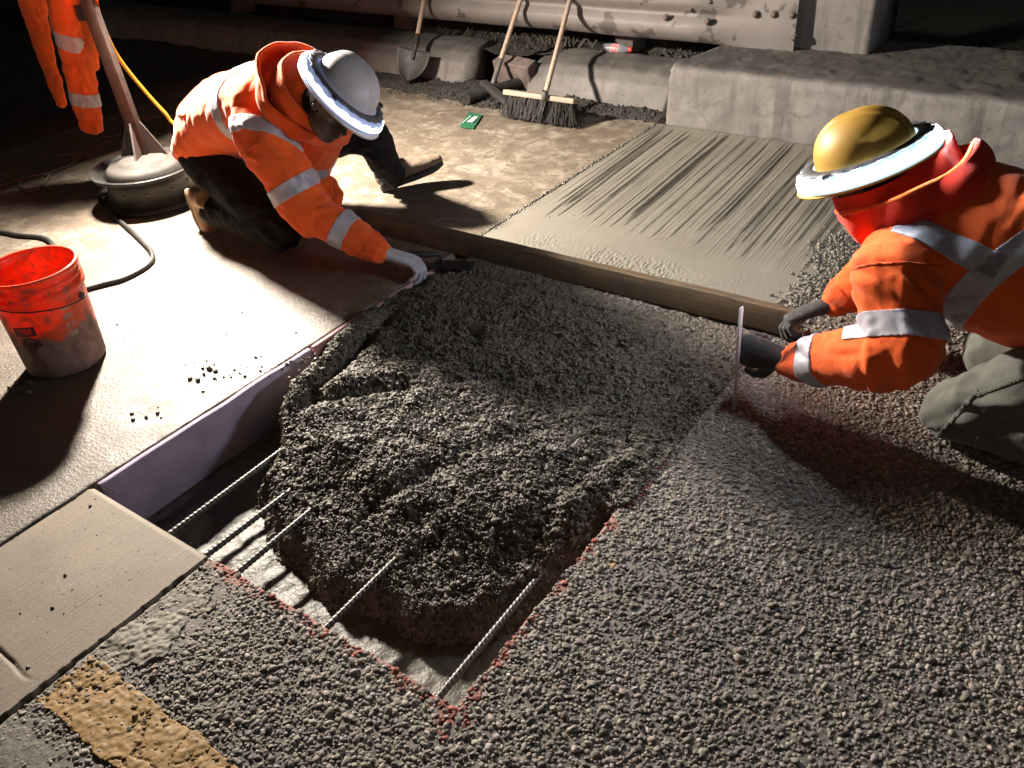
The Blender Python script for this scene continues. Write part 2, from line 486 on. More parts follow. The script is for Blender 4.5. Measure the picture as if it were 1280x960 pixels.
def m_bucket():
    N = NT('orange_plastic'); sx = N.n('ShaderNodeSeparateXYZ'); N.l(N.co(), sx.inputs[0])
    h = N.math('DIVIDE', sx.outputs[2], .37)
    edge = N.math('ADD', h, N.math('MULTIPLY', N.math('SUBTRACT', N.noise(5.5, 4, .6, N.co()), .5), .85))
    dirt = N.ramp(edge, [(.42, 1.), (.50, .0)])
    smear = N.ramp(N.noise(17, 6, .75, N.co(), 1.5), [(.50, 0.), (.62, 1.)])
    d = N.math('MAXIMUM', N.math('MULTIPLY', dirt, .93), N.math('MULTIPLY', smear, .6))
    gr = N.mix(N.ramp(N.noise(14, 5, .7, N.co(), .8), [(.38, 0.), (.62, 1.)]), (.105, .08, .068), (.24, .19, .165))
    col = N.mix(d, (.85, .105, .03), gr)
    N.col(col).rough(N.ramp(d, [(0, .35), (1, .75)]))
    tr = N.n('ShaderNodeBsdfTranslucent'); N.l(N.mix(d, (.75, .075, .025), (.03, .02, .015)), tr.inputs[0])
    mx = N.n('ShaderNodeMixShader'); N.l(N.math('SUBTRACT', .30, N.math('MULTIPLY', d, .26)), mx.inputs[0])
    N.l(N.b.outputs[0], mx.inputs[1]); N.l(tr.outputs[0], mx.inputs[2]); N.l(mx.outputs[0], N.out.inputs[0])
    N.bump(N.noise(60, 4, .6, N.co()), .15, .003); return N.m
M_ORANGE = m_cloth('hivis_orange_fleece', (.95, .135, .02), .9, dirt=(.4, (.40, .085, .03)), dscale=7)
M_RIB = m_cloth('orange_rib_knit', (.80, .10, .016), .95, dirt=(.6, (.28, .08, .04)), dscale=14)
M_BAND = simple('reflective_tape', (.52, .50, .56), (.36, .35, .41), .42, 25, .2, 500, 0, .6, .001)
M_HOODLINE = m_cloth('hivis_hood_lining', (.85, .045, .018), .9)
M_BLACKCLOTH = m_cloth('black_work_trousers', (.010, .010, .012), .9, dirt=(.4, (.026, .024, .022)), dscale=12, sheen=0)
M_JEANS = m_cloth('grey_green_work_trousers', (.125, .13, .11), .85, dirt=(.5, (.08, .08, .07)), dscale=14)
M_SKIN = simple('skin', (.24, .135, .10), (.16, .09, .06), .5, 60, .15, 300)
M_SKIN2 = simple('dark_skin', (.055, .034, .025), (.035, .022, .016), .5, 60, .15, 300)
M_HAIR = simple('dark_hair', (.008, .007, .006), (.012, .010, .009), .95, 200, .5, 500, spec=.05)
M_GLOVEW = m_cloth('pale_glove', (.52, .51, .55), .8, dirt=(.7, (.22, .2, .19)), dscale=40)
M_GLOVEB = m_cloth('dark_glove', (.035, .035, .036), .75, dirt=(.5, (.10, .098, .09)), dscale=30)
M_LEATHER = simple('tan_leather', (.40, .24, .12), (.22, .13, .075), .6, 20, .25, 220)
M_LEATHER2 = simple('brown_suede', (.20, .135, .095), (.11, .075, .055), .8, 20, .3, 220)
M_SOLE = simple('rubber_sole', (.30, .22, .14), (.16, .12, .085), .8, 30)
M_SOLEB = simple('dark_rubber_sole', (.022, .02, .019), (.04, .036, .032), .75, 30)
M_RUBBER = simple('black_rubber', (.014, .014, .014), (.035, .033, .03), .55, 20, .1)
M_STEELDK = simple('dark_wheel_steel', (.02, .019, .018), (.05, .045, .04), .45, 14, .2, 120, .3)
M_DUSTSTEEL = simple('dusty_steel', (.17, .15, .13), (.085, .075, .066), .7, 9, .25, 90, .2)
M_RUSTPAINT = simple('worn_brown_paint', (.05, .036, .031), (.09, .066, .056), .6, 22, .2, 120, .1)
M_GALV = None
M_HATW = simple('white_hat_shell', (.62, .58, .60), (.50, .47, .48), .42, 8, .03)
M_HATY = simple('yellow_hat_shell', (.60, .36, .065), (.50, .29, .05), .5, 8, .08, 200)
M_HATGREY = simple('grey_plastic', (.12, .12, .14), (.09, .09, .1), .5)
M_BLACKPL = simple('black_plastic', (.015, .015, .016), (.03, .03, .03), .45)
M_WOODH = m_wood('pale_handle_wood', (.46, .35, .27), (.33, .24, .18), (60, 60, 5))
M_WOODB = m_wood('pale_block_wood', (.34, .27, .20), (.24, .19, .14), (5, 60, 60))
M_BOARD = m_wood('wet_dirty_plank', (.155, .105, .06), (.09, .061, .036), (3, 60, 60), .5, (.07, .06, .048))
M_BRISTLE = simple('dark_bristle', (.016, .014, .013), (.042, .037, .031), .8, 60)
M_REBAR = simple('rebar_steel', (.10, .095, .09), (.055, .05, .046), .42, 60, .2, 200, .6)
M_FOAM = simple('lavender_foam', (.42, .33, .44), (.34, .27, .36), .8, 12, .2, 300)
M_PINKFOAM = simple('pink_foam', (.55, .33, .36), (.40, .25, .27), .8, 18, .2, 300)
M_STEEL = simple('bright_steel', (.50, .53, .58), (.38, .40, .43), .55, 40, .1, 100, .05)
M_YCORD = simple('yellow_cord', (.85, .42, .04), (.7, .33, .03), .5)
M_CORD = simple('dusty_cord', (.19, .16, .13), (.11, .093, .078), .7)
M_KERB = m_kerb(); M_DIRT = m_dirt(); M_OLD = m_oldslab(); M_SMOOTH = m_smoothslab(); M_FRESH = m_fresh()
M_WET = m_wet(); M_AGG = m_aggbase(); M_PEB = m_pebble(); M_PEBW = m_pebble('wet_stone', True)
M_GREEN = simple('green_card', (.02, .13, .065), (.015, .09, .045), .5, 30)
M_WHITE = simple('white_print', (.75, .75, .73), (.6, .6, .58), .6)
def m_rail():
    N = NT('dusty_galvanised_steel'); f = N.noise(5, 5, .6); d = N.noise(7, 4, .55, dist=.25)
    c = N.mix(N.ramp(f, [(.3, 0.), (.7, 1.)]), (.195, .17, .156), (.145, .128, .117))
    c = N.mix(N.ramp(d, [(.58, 0.), (.61, .9)]), c, (.075, .062, .053))
    N.col(c).rough(.62).metal(.15); N.bump(N.noise(60, 4), .15, .003); return N.m
M_GALV = m_rail()
def m_yellowpaint():
    N = NT('worn_yellow_paint'); f = N.noise(30, 5, .7); w = N.noise(12, 5, .7)
    c = N.mix(N.ramp(f, [(.35, 0.), (.7, 1.)]), (.31, .17, .04), (.21, .115, .03))
    c = N.mix(N.ramp(w, [(.60, 0.), (.68, .8)]), c, (.24, .19, .14))
    N.col(c).rough(.65); N.bump(f, .4, .005); return N.m
M_YPAINT = m_yellowpaint()

# ------------------------------------------------------------------ pebbles: one geometry-nodes object per field
def pebble_field(name, P, scl, rot, col, mat, parent=None, kind='stuff'):
    me = bpy.data.meshes.new(name); n = len(P)
    me.vertices.add(n); me.vertices.foreach_set('co', np.asarray(P, np.float32).ravel())
    for nm, ty, dat in (('scl', 'FLOAT_VECTOR', scl), ('rotv', 'FLOAT_VECTOR', rot)):
        a = me.attributes.new(nm, ty, 'POINT'); a.data.foreach_set('vector', np.asarray(dat, np.float32).ravel())
    a = me.attributes.new('col', 'FLOAT_COLOR', 'POINT'); a.data.foreach_set('color', np.concatenate([col, np.ones((n, 1))], 1).astype(np.float32).ravel())
    a = me.attributes.new('pick', 'INT', 'POINT'); a.data.foreach_set('value', RNG.integers(0, 5, n).astype(np.int32))
    me.materials.append(mat)
    o = bpy.data.objects.new(name, me); COL.objects.link(o)
    if parent is not None: o.parent = parent
    o['kind'] = kind
    t = bpy.data.node_groups.new(name, 'GeometryNodeTree')
    t.interface.new_socket('Geometry', in_out='INPUT', socket_type='NodeSocketGeometry')
    t.interface.new_socket('Geometry', in_out='OUTPUT', socket_type='NodeSocketGeometry')
    N = t.nodes.new; L = t.links.new
    gi, go = N('NodeGroupInput'), N('NodeGroupOutput')
    g2i = N('GeometryNodeGeometryToInstance')
    for k in range(5):
        ico = N('GeometryNodeMeshIcoSphere'); ico.inputs['Radius'].default_value = 1; ico.inputs['Subdivisions'].default_value = 2
        pos = N('GeometryNodeInputPosition'); add = N('ShaderNodeVectorMath'); add.inputs[1].default_value = (k*7.3, k*3.1, k)
        L(pos.outputs[0], add.inputs[0])
        nz = N('ShaderNodeTexNoise'); nz.inputs['Scale'].default_value = 1.7; nz.inputs['Detail'].default_value = 2
        L(add.outputs[0], nz.inputs['Vector'])
        sub = N('ShaderNodeVectorMath'); sub.operation = 'SUBTRACT'; sub.inputs[1].default_value = (.5, .5, .5); L(nz.outputs['Color'], sub.inputs[0])
        sc = N('ShaderNodeVectorMath'); sc.operation = 'SCALE'; sc.inputs['Scale'].default_value = 1.3; L(sub.outputs[0], sc.inputs[0])
        sp = N('GeometryNodeSetPosition'); L(ico.outputs[0], sp.inputs[0]); L(sc.outputs[0], sp.inputs['Offset'])
        sh = N('GeometryNodeSetShadeSmooth'); L(sp.outputs[0], sh.inputs[0])
        sm = N('GeometryNodeSetMaterial'); sm.inputs['Material'].default_value = mat; L(sh.outputs[0], sm.inputs[0])
        L(sm.outputs[0], g2i.inputs[0])
    def attr(nm, ty):
        x = N('GeometryNodeInputNamedAttribute'); x.data_type = ty; x.inputs[0].default_value = nm; return [q for q in x.outputs if q.enabled][0]
    iop = N('GeometryNodeInstanceOnPoints'); L(gi.outputs[0], iop.inputs['Points']); L(g2i.outputs[0], iop.inputs['Instance'])
    iop.inputs['Pick Instance'].default_value = True
    L(attr('pick', 'INT'), iop.inputs['Instance Index']); L(attr('scl', 'FLOAT_VECTOR'), iop.inputs['Scale'])
    e2r = N('FunctionNodeEulerToRotation'); L(attr('rotv', 'FLOAT_VECTOR'), e2r.inputs[0]); L(e2r.outputs[0], iop.inputs['Rotation'])
    L(iop.outputs[0], go.inputs[0])
    md = o.modifiers.new('pebbles', 'NODES'); md.node_group = t
    return o
def darts(x0, x1, y0, y1, sizes, ok, cell=.0022, gap=.88):
    nx, ny = int((x1-x0)/cell)+1, int((y1-y0)/cell)+1
    occ = np.zeros((ny, nx), bool); out = []
    for r_lo, r_hi, tries in sizes:
        xs = RNG.uniform(x0, x1, tries); ys = RNG.uniform(y0, y1, tries); rs = RNG.uniform(r_lo, r_hi, tries)
        good = ok(xs, ys); xs, ys, rs = xs[good], ys[good], rs[good]
        ix = ((xs-x0)/cell).astype(int); iy = ((ys-y0)/cell).astype(int)
        for x, y, r, i, j in zip(xs, ys, rs, ix, iy):
            k = int(r*gap/cell); k2 = max(1, int(k*.72))
            if occ[j, i] or occ[max(j-k2, 0):j+k2+1:max(k2, 1), max(i-k2, 0):i+k2+1:max(k2, 1)].any(): continue
            occ[max(j-k2, 0):j+k2+1, max(i-k2, 0):i+k2+1] = True; out.append((x, y, r))
    return np.array(out)
def in_view(x, y, z=0, mx=.32):
    P = np.stack([x, y, np.full_like(x, z)], -1); u, v, d = project(P)
    return (d > .1) & (u > -1280*mx) & (u < 1280*(1+mx)) & (v > -60) & (v < 960*1.15)
def stone_cols(n, lo=.09, hi=.38):
    t = RNG.beta(2, 2.2, n)[:, None]
    base = np.array([1., .865, .745])*1.22*(lo+(hi-lo)*t)
    tint = RNG.normal(0, .035, (n, 3)); c = base*(1+tint)
    w = RNG.random(n) < .05; c[w] *= 1.45
    return np.clip(c, .02, .7)

# ================================================================== THE SETTING
PX0, PX1, PY0, PY1, PZ = -2.175, -.822, .79, 2.53, -.205      # the open pit
g = MB(); g.add([(-90, -60, -.34), (90, -60, -.34), (90, 120, -.34), (-90, 120, -.34)], [(0, 1, 2, 3)])
struct(obj('ground', g.mesh('ground'), M_DIRT))
def h_old(X, Y):
    return .0025*fbm(X*2.5, Y*2.5, None, 4, 3)+.0012*fbm(X*18, Y*18, None, 3, 4)-.006*np.exp(-((X+2.192)/.012)**2)*(Y < .85)
def edge_x(x, Y, s): return x+.006*fbm(Y*9, Y*0+s, None, 3, 11)+.003*vn(Y*60, Y*0+s, None, 9)
V, F = grid(-5.6, -2.195, 240, -.6, 4.62, 300, h_old); V[:, 0] = np.where(V[:, 0] > -2.2, edge_x(-2.196, V[:, 1], 1.5), V[:, 0])
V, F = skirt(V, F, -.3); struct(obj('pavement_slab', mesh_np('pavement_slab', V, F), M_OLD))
M_ASPH = simple('dark_old_pavement', (.06, .052, .045), (.038, .034, .03), .85, 4, .5, 60, 0, .4, .01)
V, F = grid(-30, -5.603, 60, -6, 4.62, 40, lambda X, Y: .002*fbm(X, Y, None, 2, 8)); V, F = skirt(V, F, -.3)
struct(obj('road', mesh_np('road', V, F), M_ASPH))
def h_sm(X, Y):
    j = -.008*np.exp(-((Y-.315-.012*vn(X*14, X*0, None, 5))/.004)**2)*sstep(-1.66, -1.78, X)
    return .001+.0015*fbm(X*4, Y*4, None, 3, 21)+j-.006*sstep(.02, .0, .79-Y)
V, F = grid(-2.185, -1.652, 150, -.6, .79, 330, h_sm)
yy = V[:, 1]; V[:, 0] = np.where(V[:, 0] < -2.183, edge_x(-2.181, yy, 4.5), np.where(V[:, 0] > -1.654, edge_x(-1.655, yy, 7.7), V[:, 0]))
V[:, 1] = np.where(yy > .787, .787+.008*fbm(V[:, 0]*8, V[:, 0]*0, None, 4, 31)-.006, yy)
V, F = skirt(V, F, -.3); struct(obj('concrete_strip', mesh_np('concrete_strip', V, F), M_SMOOTH))

# exposed-aggregate paving round the pit
def agg_in(x, y, mgn=0):
    a = (x > -1.640+mgn) & (y < PY0-mgn); b = (x > PX1+mgn)
    return (a | b) & (y < 4.44) & (x < 3.2) & (y > -.7)
def h_agg(X, Y):
    w1, w2 = worley(X*70, Y*70, 3)
    return -.0050+.0030*fbm(X*3, Y*3, None, 3, 41)+.003*(1-w1)*.6+.0025*fbm(X*120, Y*120, None, 2, 42)
def agg_mesh(name, x0, x1, y0, y1, st):
    nx, ny = int((x1-x0)/st)+1, int((y1-y0)/st)+1
    V, F = grid(x0, x1, nx, y0, y1, ny, h_agg)
    yy = V[:, 1].copy(); xx = V[:, 0].copy()
    if name == 'near':
        V[:, 1] = np.where(yy > y1-1e-6, PY0-.006+.010*fbm(xx*14, xx*0, None, 4, 51), yy)
        V[:, 0] = np.where(xx < x0+1e-6, edge_x(-1.641, yy, 9.1), xx)
    else:
        k = (xx < x0+1e-6) & (yy < 2.6); V[:, 0] = np.where(k, PX1+.004+.012*fbm(yy*11, yy*0, None, 4, 52), xx)
    V, F = skirt(V, F, -.3)
    me = mesh_np('aggregate_paving', V, F); x_, y_ = V[:, 0], V[:, 1]
    dn = np.where(x_ < PX1+.02, PY0-y_, 9); dr = np.where((x_ > PX1-.02) & (y_ > PY0-.06) & (y_ < 1.75), x_-PX1, 9); fz = fbm(x_*16, y_*16, None, 3, 63)
    pa = sstep(.030, .0, np.minimum(np.abs(dn), np.abs(dr))-.03*fz)*sstep(-.3, 0, fz)
    pa = np.where(V[:, 2] < -.05, 0, pa)
    at_ = me.attributes.new('paint', 'FLOAT', 'POINT'); at_.data.foreach_set('value', pa.astype(np.float32))
    return struct(obj('aggregate_paving', me, M_AGG))
agg_mesh('near', -1.64, PX1, -.7, PY0, .008)
agg_mesh('right', PX1, 3.2, -.7, 4.44, .012)
def agg_ok(x, y): return agg_in(x, y, .004) & in_view(x, y) & (x < 2.0)
st = darts(-1.64, 2.0, 0, 4.44, [(.0072, .0098, 11000), (.0050, .0072, 72000), (.0036, .005, 220000), (.0026, .0036, 180000)], agg_ok)
x, y, r = st.T; n = len(st)
col = stone_cols(n)
pn = fbm(x*2.2, y*2.2, None, 4, 61)
col *= (1+.38*pn+.25*fbm(x*.8+3, y*.8, None, 2, 64))[:, None]
# mortar-filled patches swallow some stones
bury = .22*sstep(.12, .45, fbm(x*1.7+4, y*1.7, None, 3, 62))+1.1*np.exp(-(((x+1.56)/.09)**2+((y-.6)/.16)**2))+.9*sstep(.30, .2, y)*sstep(-1.2, -1.45, x)
mz = h_agg(x, y)
P = np.stack([x, y, mz+.06*r+.0010*RNG.normal(0, 1, n)-bury*.9*r], -1)
scl = np.stack([r*RNG.uniform(.95, 1.45, n), r*RNG.uniform(.75, 1.05, n), r*RNG.uniform(.45, .75, n)], -1)
rot = np.stack([RNG.normal(0, .3, n), RNG.normal(0, .3, n), RNG.uniform(0, 6.28, n)], -1)
# red marking paint along the saw cut
dn = np.where((x < PX1) & (x > -1.64), PY0-y, 9); dr = np.where((x > PX1) & (y > PY0-.06) & (y < 1.75), x-PX1, 9)
fz = fbm(x*16, y*16, None, 3, 63)
red = ((dn < .030+.03*fz) & (fz > -.12)) | ((dr < .026+.035*fz) & (fz > -.22))
red |= (np.hypot((x-PX1-.02)*1.0, (y-PY0+.03)) < .05) & (fz > -.1)
red &= RNG.random(n) < .45
col[red] = np.array([.40, .115, .085])*RNG.uniform(.6, 1.15, (red.sum(), 1))
yl = (y > .292) & (y < .428) & (x > -1.62) & (RNG.random(n) < .8); col[yl] = np.array([.27, .15, .038])*RNG.uniform(.7, 1.1, (yl.sum(), 1))
col[(np.hypot(x+.73, y-1.32) < .012)] = (.45, .22, .08)
pebble_field('gravel', P, scl, rot, col, M_PEB)
# worn yellow road line laid over the aggregate
def h_yel(X, Y):
    w1, w2 = worley(X*60+.6*vn(X*40, Y*40), Y*60, 77)
    return -.0008+.0015*np.clip(1-w1, 0, 1)+.0018*fbm(X*11, Y*11, None, 4, 71)+.0022*fbm(X*60, Y*60, None, 3, 74)-.003*(np.abs(fbm(X*7+Y*3, Y*7-X*3, None, 3, 78)) < .02)
def k_yel(X, Y, Z):
    e = .012*fbm(X*26, Y*26, None, 4, 72)
    return (Y > .287+e) & (Y < .432+e) & (X > -1.628+e*.6) 
V, F = grid(-1.64, .4, 700, .26, .46, 74, h_yel, k_yel); V, F = skirt(V, F, -.008)
struct(obj('road_marking', mesh_np('road_marking', V, F), M_YPAINT))
# broken mortar patch at the joint next to the line
def h_mp(X, Y): return -.002+.008*fbm(X*14, Y*14, None, 4, 75)+.0045*(1-worley(X*60, Y*60, 9)[0])+.002*fbm(X*80, Y*80, None, 2, 77)
V, F = grid(-1.645, -1.30, 130, .42, .76, 130, h_mp, lambda X, Y, Z: (np.hypot((X+1.62)/.12, (Y-.57)/.16)+.55*fbm(X*16, Y*16, None, 4, 76) < 1) & (X > -1.637))
V, F = skirt(V, F, -.012); struct(obj('mortar_patch', mesh_np('mortar_patch', V, F), simple('old_mortar', (.27, .24, .195), (.17, .15, .12), .8, 30, .5, 90, bdist=.006)))

# pit floor
def h_floor(X, Y):
    return PZ+.012*fbm(X*5, Y*5, None, 4, 81)+.004*fbm(X*26, Y*26, None, 3, 82)
NF = NT('wet_subbase'); f1 = NF.noise(22, 5, .65); f2 = NF.noise(90, 4, .7)
NF.col(NF.mix(NF.ramp(f1, [(.35, 0.), (.7, 1.)]), (.07, .06, .045), (.125, .11, .084))).rough(NF.ramp(f2, [(.35, .34), (.7, .62)])).spec(.5)
NF.bump(f2, .4, .006, NF.bump(f1, .5, .012))
V, F = grid(PX0-.12, PX1+.15, 200, PY0-.12, 1.6, 130, h_floor); struct(obj('pit_floor', mesh_np('pit_floor', V, F), NF.m))
V, F = grid(PX0-.12, PX1+.15, 30, 1.6, 2.75, 20, h_floor); struct(obj('pit_floor', mesh_np('pit_floor', V, F), NF.m))

# freshly broomed slab beyond the plank
FX0, FX1, FY0, FY1 = -2.19, -.80, 2.575, 4.44
GR = []
for k in range(44):
    cl = random.choice([-2.06, -2.03, -1.72, -1.66, -1.42, -1.36, -1.22, -1.12, -1.0, -.92]) if random.random() < .6 else None
    x0 = cl+random.gauss(0, .03) if cl is not None else random.uniform(FX0, FX1)
    GR.append((x0, .0, random.uniform(.0014, .0022), random.uniform(.0032, .0056), 2.98+random.random()*.35, 4.44-.35*random.random()**3, .5))
for k in range(300):
    GR.append((random.uniform(FX0, FX1), .0, random.uniform(.0011, .0017), random.uniform(.0003, .0013), 2.95+random.random()**1.5*.6, 4.44-random.random()**3*.8, .15))
def h_fresh(X, Y):
    Z = .002*fbm(X*2, Y*2, None, 3, 91)+.001
    for x0, sl_, w, d, a, b, rg in GR:
        cx = x0+.0012*vn(Y*1.2, Y*0+x0*9, None, 92)
        Z = Z-d*np.exp(-((X-cx)/w)**2)*sstep(a, a+.12, Y)*sstep(b+.05, b-.12, Y)
        Z = Z+rg*d*np.exp(-((X-cx-w*1.9)/w)**2)*sstep(a, a+.12, Y)*sstep(b+.05, b-.12, Y)
    band = sstep(2.60, 2.66, Y)*sstep(2.97, 2.80, Y)
    w1, _ = worley(X*62, Y*62, 93)
    dens = sstep(-.9, .5, fbm(X*5, Y*5, None, 3, 94))*sstep(-2.15, -1.95, X)
    Z = Z+band*dens*.0026*(sstep(.45, .15, w1)-.5*sstep(.3, .6, w1))
    Z = Z+.0012*sstep(2.9, 3.2, Y)*fbm(X*140, Y*3, None, 2, 95)
    return Z
V, F = grid(FX0, FX1, 1000, FY0, FY1, 220, h_fresh)
V[:, 0] += -.045*(V[:, 1]-3.5)*sstep(FX0, FX0+.12, V[:, 0])*sstep(FX1, FX1-.12, V[:, 0])
k = V[:, 0] > FX1-1e-4; V[k, 0] += .018*fbm(V[k, 1]*9, V[k, 1]*0, None, 4, 96)
k = V[:, 0] < FX0+1e-6; V[k, 0] = edge_x(FX0+.004, V[k, 1], 2.2)
V, F = skirt(V, F, -.3); o = struct(obj('concrete_slab', mesh_np('concrete_slab', V, F), M_FRESH))
# grit and slurry clods along its joints
def crumbs(name, pts_r, colf, mat, zf=lambda x, y: 0*x, parent=None):
    a = np.array(pts_r); n = len(a); x, y, r = a.T
    return pebble_field(name, np.stack([x, y, zf(x, y)+r*.35], -1), np.stack([r*RNG.uniform(.8, 1.4, n), r*RNG.uniform(.7, 1.2, n), r*RNG.uniform(.55, 1., n)], -1),
                        RNG.uniform(0, 6.28, (n, 3)), colf(n), mat, parent)
wetc = lambda n: np.array([.085, .074, .06])*RNG.uniform(.6, 1.9, (n, 1))
L = []
for _ in range(900):
    y_ = random.uniform(2.6, 4.42); L.append((FX0-.008+random.gauss(0, .006), y_, random.uniform(.002, .0055)))
for _ in range(2600):
    y_ = random.uniform(2.56, 4.35); L.append((-.775+random.gauss(0, .045)+.02*math.sin(y_*9), y_, random.uniform(.003, .009)))
crumbs('slurry_grit', L, lambda n: np.array([.17, .15, .12])*RNG.uniform(.5, 1.5, (n, 1)), M_PEBW)
L = []
def burst(px, py, nn, s, r0, r1):
    c = gnd(px, py)
    for _ in range(nn): L.append((c[0]+random.gauss(0, s), c[1]+random.gauss(0, s), r0*.55+(r1-r0*.55)*random.random()**3))
for a in [(258, 466, 16, .05, .003, .011), (290, 468, 12, .05, .003, .009), (183, 517, 9, .035, .003, .009), (320, 460, 14, .05, .002, .006), (250, 440, 14, .14, .002, .004),
          (175, 400, 14, .12, .002, .005), (255, 385, 12, .10, .002, .004), (60, 505, 10, .12, .002, .005), (35, 475, 20, .03, .004, .010), (390, 450, 24, .03, .003, .009), (372, 452, 22, .03, .003, .008),
          (150, 310, 14, .12, .002, .004), (640, 250, 22, .25, .002, .004), (700, 210, 16, .2, .002, .004), (215, 680, 14, .1, .002, .004), (100, 710, 22, .16, .002, .0045), (60, 730, 8, .06, .003, .007),
          (120, 770, 8, .06, .003, .006), (560, 180, 14, .2, .003, .005)]: burst(*a)
crumbs('concrete_crumbs', L, wetc, M_PEBW)

# ------------------------------------------------------------------ the poured wet concrete
HP = [(-2.168, 2.53), (-2.168, 1.62), (-2.12, 1.44), (-2.02, 1.28), (-1.90, 1.12), (-1.77, 1.02), (-1.58, .975), (-1.40, .925), (-1.24, .955), (-1.12, .965),
      (-.98, 1.035), (-.925, 1.15), (-.87, 1.25), (-.83, 1.36), (-.80, 1.52), (-.80, 2.53)]
def heap_z(X, Y, rough=True):
    wx = X+.025*fbm(X*7, Y*7, None, 3, 101); wy = Y+.025*fbm(X*7+9, Y*7, None, 3, 102)
    d = poly_sd(wx, wy, HP)
    # only the open (near/left) side slopes down; right edge sits at paving level
    dr = np.where(X > -.9, np.maximum(d, (1.9-0)*0+.0), d)
    top = .010+.020*fbm(X*1.9, Y*1.9, None, 3, 103)-.012*sstep(2.1, 2.45, Y)-.06*sstep(1.55, 1.0, Y)
    top = top*sstep(2.53, 2.2, Y)+.004*sstep(2.2, 2.5, Y)
    top = np.where(X > -1.05, top*(1-sstep(-1.05, -.84, X))+.004*sstep(-1.05, -.84, X), top)
    e = .62*sstep(-.015, .075, d)+.38*sstep(.0, .14+.34*sstep(1.50, 1.15, Y)*sstep(-2.05, -1.8, X), d)
    e = np.where(X < -2.05, np.maximum(e, sstep(1.5, 1.75, Y)), e)
    e = np.where(X > -1.0, np.maximum(e, sstep(1.30, 1.55, Y)), e)
    e = np.maximum(e, sstep(2.3, 2.45, Y))
    Z = PZ-.02+(top-PZ+.02)*e
    def bank(a, b, h, w, off=0):
        q, t = seg_d(X, Y, a, b); return h*np.exp(-(q/w)**2)
    Z = Z+bank((-2.13, 1.95), (-2.03, 1.40), .036, .045)-bank((-2.07, 1.97), (-1.95, 1.42), .040, .03)
    Z = Z-bank((-1.93, 1.45), (-1.72, 1.66), .034, .022)+bank((-1.96, 1.50), (-1.78, 1.70), .018, .035)
    Z = Z-bank((-1.62, 1.78), (-1.45, 1.88), .030, .03)-bank((-1.88, 1.95), (-1.72, 2.05), .028, .03)
    Z = Z+bank((-.93, 1.3), (-.85, 2.1), .006, .03)-bank((-1.0, 1.35), (-.91, 2.1), .009, .03)
    Z = Z+bank((-1.55, 1.25), (-1.3, 1.65), .008, .05)-bank((-1.46, 1.2), (-1.2, 1.66), .012, .03)
    Z = Z-.022*sstep(-2.09, -2.15, X)*sstep(1.6, 1.75, Y)
    if rough:
        am = 1-.75*sstep(2.25, 2.44, Y)
        am = am*(1-.8*np.exp(-(((X+1.93)/.07)**2+((Y-1.66)/.06)**2)))
        w1, _ = worley(X*46+.5*vn(X*30, Y*30), Y*46, 104); w2, _ = worley(X*95, Y*95, 105); w3, _ = worley(X*185, Y*185, 106)
        lump = .0060*(sstep(.8, .1, w1)-.4)+.0050*(sstep(.7, .08, w2)-.4)+.0036*(sstep(.7, .1, w3)-.4)
        lump = lump*(.55+.6*sstep(-.4, .5, fbm(X*5, Y*5, None, 3, 107)))
        Z = Z+am*(lump+.015*fbm(X*13, Y*13, None, 4, 108)+.007*fbm(X*60, Y*60, None, 3, 110))+.0018*fbm(X*120, Y*120, None, 2, 109)
    return Z
V, F = grid(-2.172, -.80, 700, .86, 2.532, 850, heap_z, lambda X, Y, Z: Z > PZ-.012)
V[:, 0] += .006*vn(V[:, 0]*55, V[:, 1]*55, V[:, 2]*55, 5); V[:, 1] += .006*vn(V[:, 0]*55, V[:, 1]*55+7, V[:, 2]*55, 6)
hm_ = mesh_np('tmp_heap', V, F); _, Nn = get_vn(hm_); bpy.data.meshes.remove(hm_)
steep = 1-np.clip(Nn[:, 2], 0, 1)
cr = np.abs(vn(V[:, 0]*100, V[:, 1]*100, V[:, 2]*100, 41))+.7*np.abs(vn(V[:, 0]*210, V[:, 1]*210, V[:, 2]*210, 42))
V += Nn*((.5-cr)*(.0055+.014*steep)+.016*steep*vn(V[:, 0]*28, V[:, 1]*28, V[:, 2]*28, 43))[:, None]
V[:, 0] = np.maximum(V[:, 0], -2.172)
heap = tag(obj('concrete_pour', mesh_np('concrete_pour', V, F), M_WET), 'dark lumpy heap of wet concrete filling the rectangular pit', 'wet concrete')
a = darts(-2.16, -.80, .9, 2.5, [(.004, .007, 900), (.002, .004, 30000)], lambda x, y: poly_sd(x, y, HP) > -.01, gap=.7)
x, y, r = a.T; z = heap_z(x, y); kk = (z > PZ) & (RNG.random(len(x)) < 1-.8*sstep(2.2, 2.42, y)); x, y, r, z = x[kk], y[kk], r[kk], z[kk]; n = len(x)
pebble_field('wet_stones', np.stack([x, y, z+r*.15], -1), np.stack([r*RNG.uniform(.8, 1.3, n), r*RNG.uniform(.7, 1.1, n), r*RNG.uniform(.6, 1., n)], -1),
             RNG.uniform(0, 6.28, (n, 3)), np.array([.088, .074, .056])*RNG.uniform(.5, 1.5, (n, 1)), M_PEBW, heap)

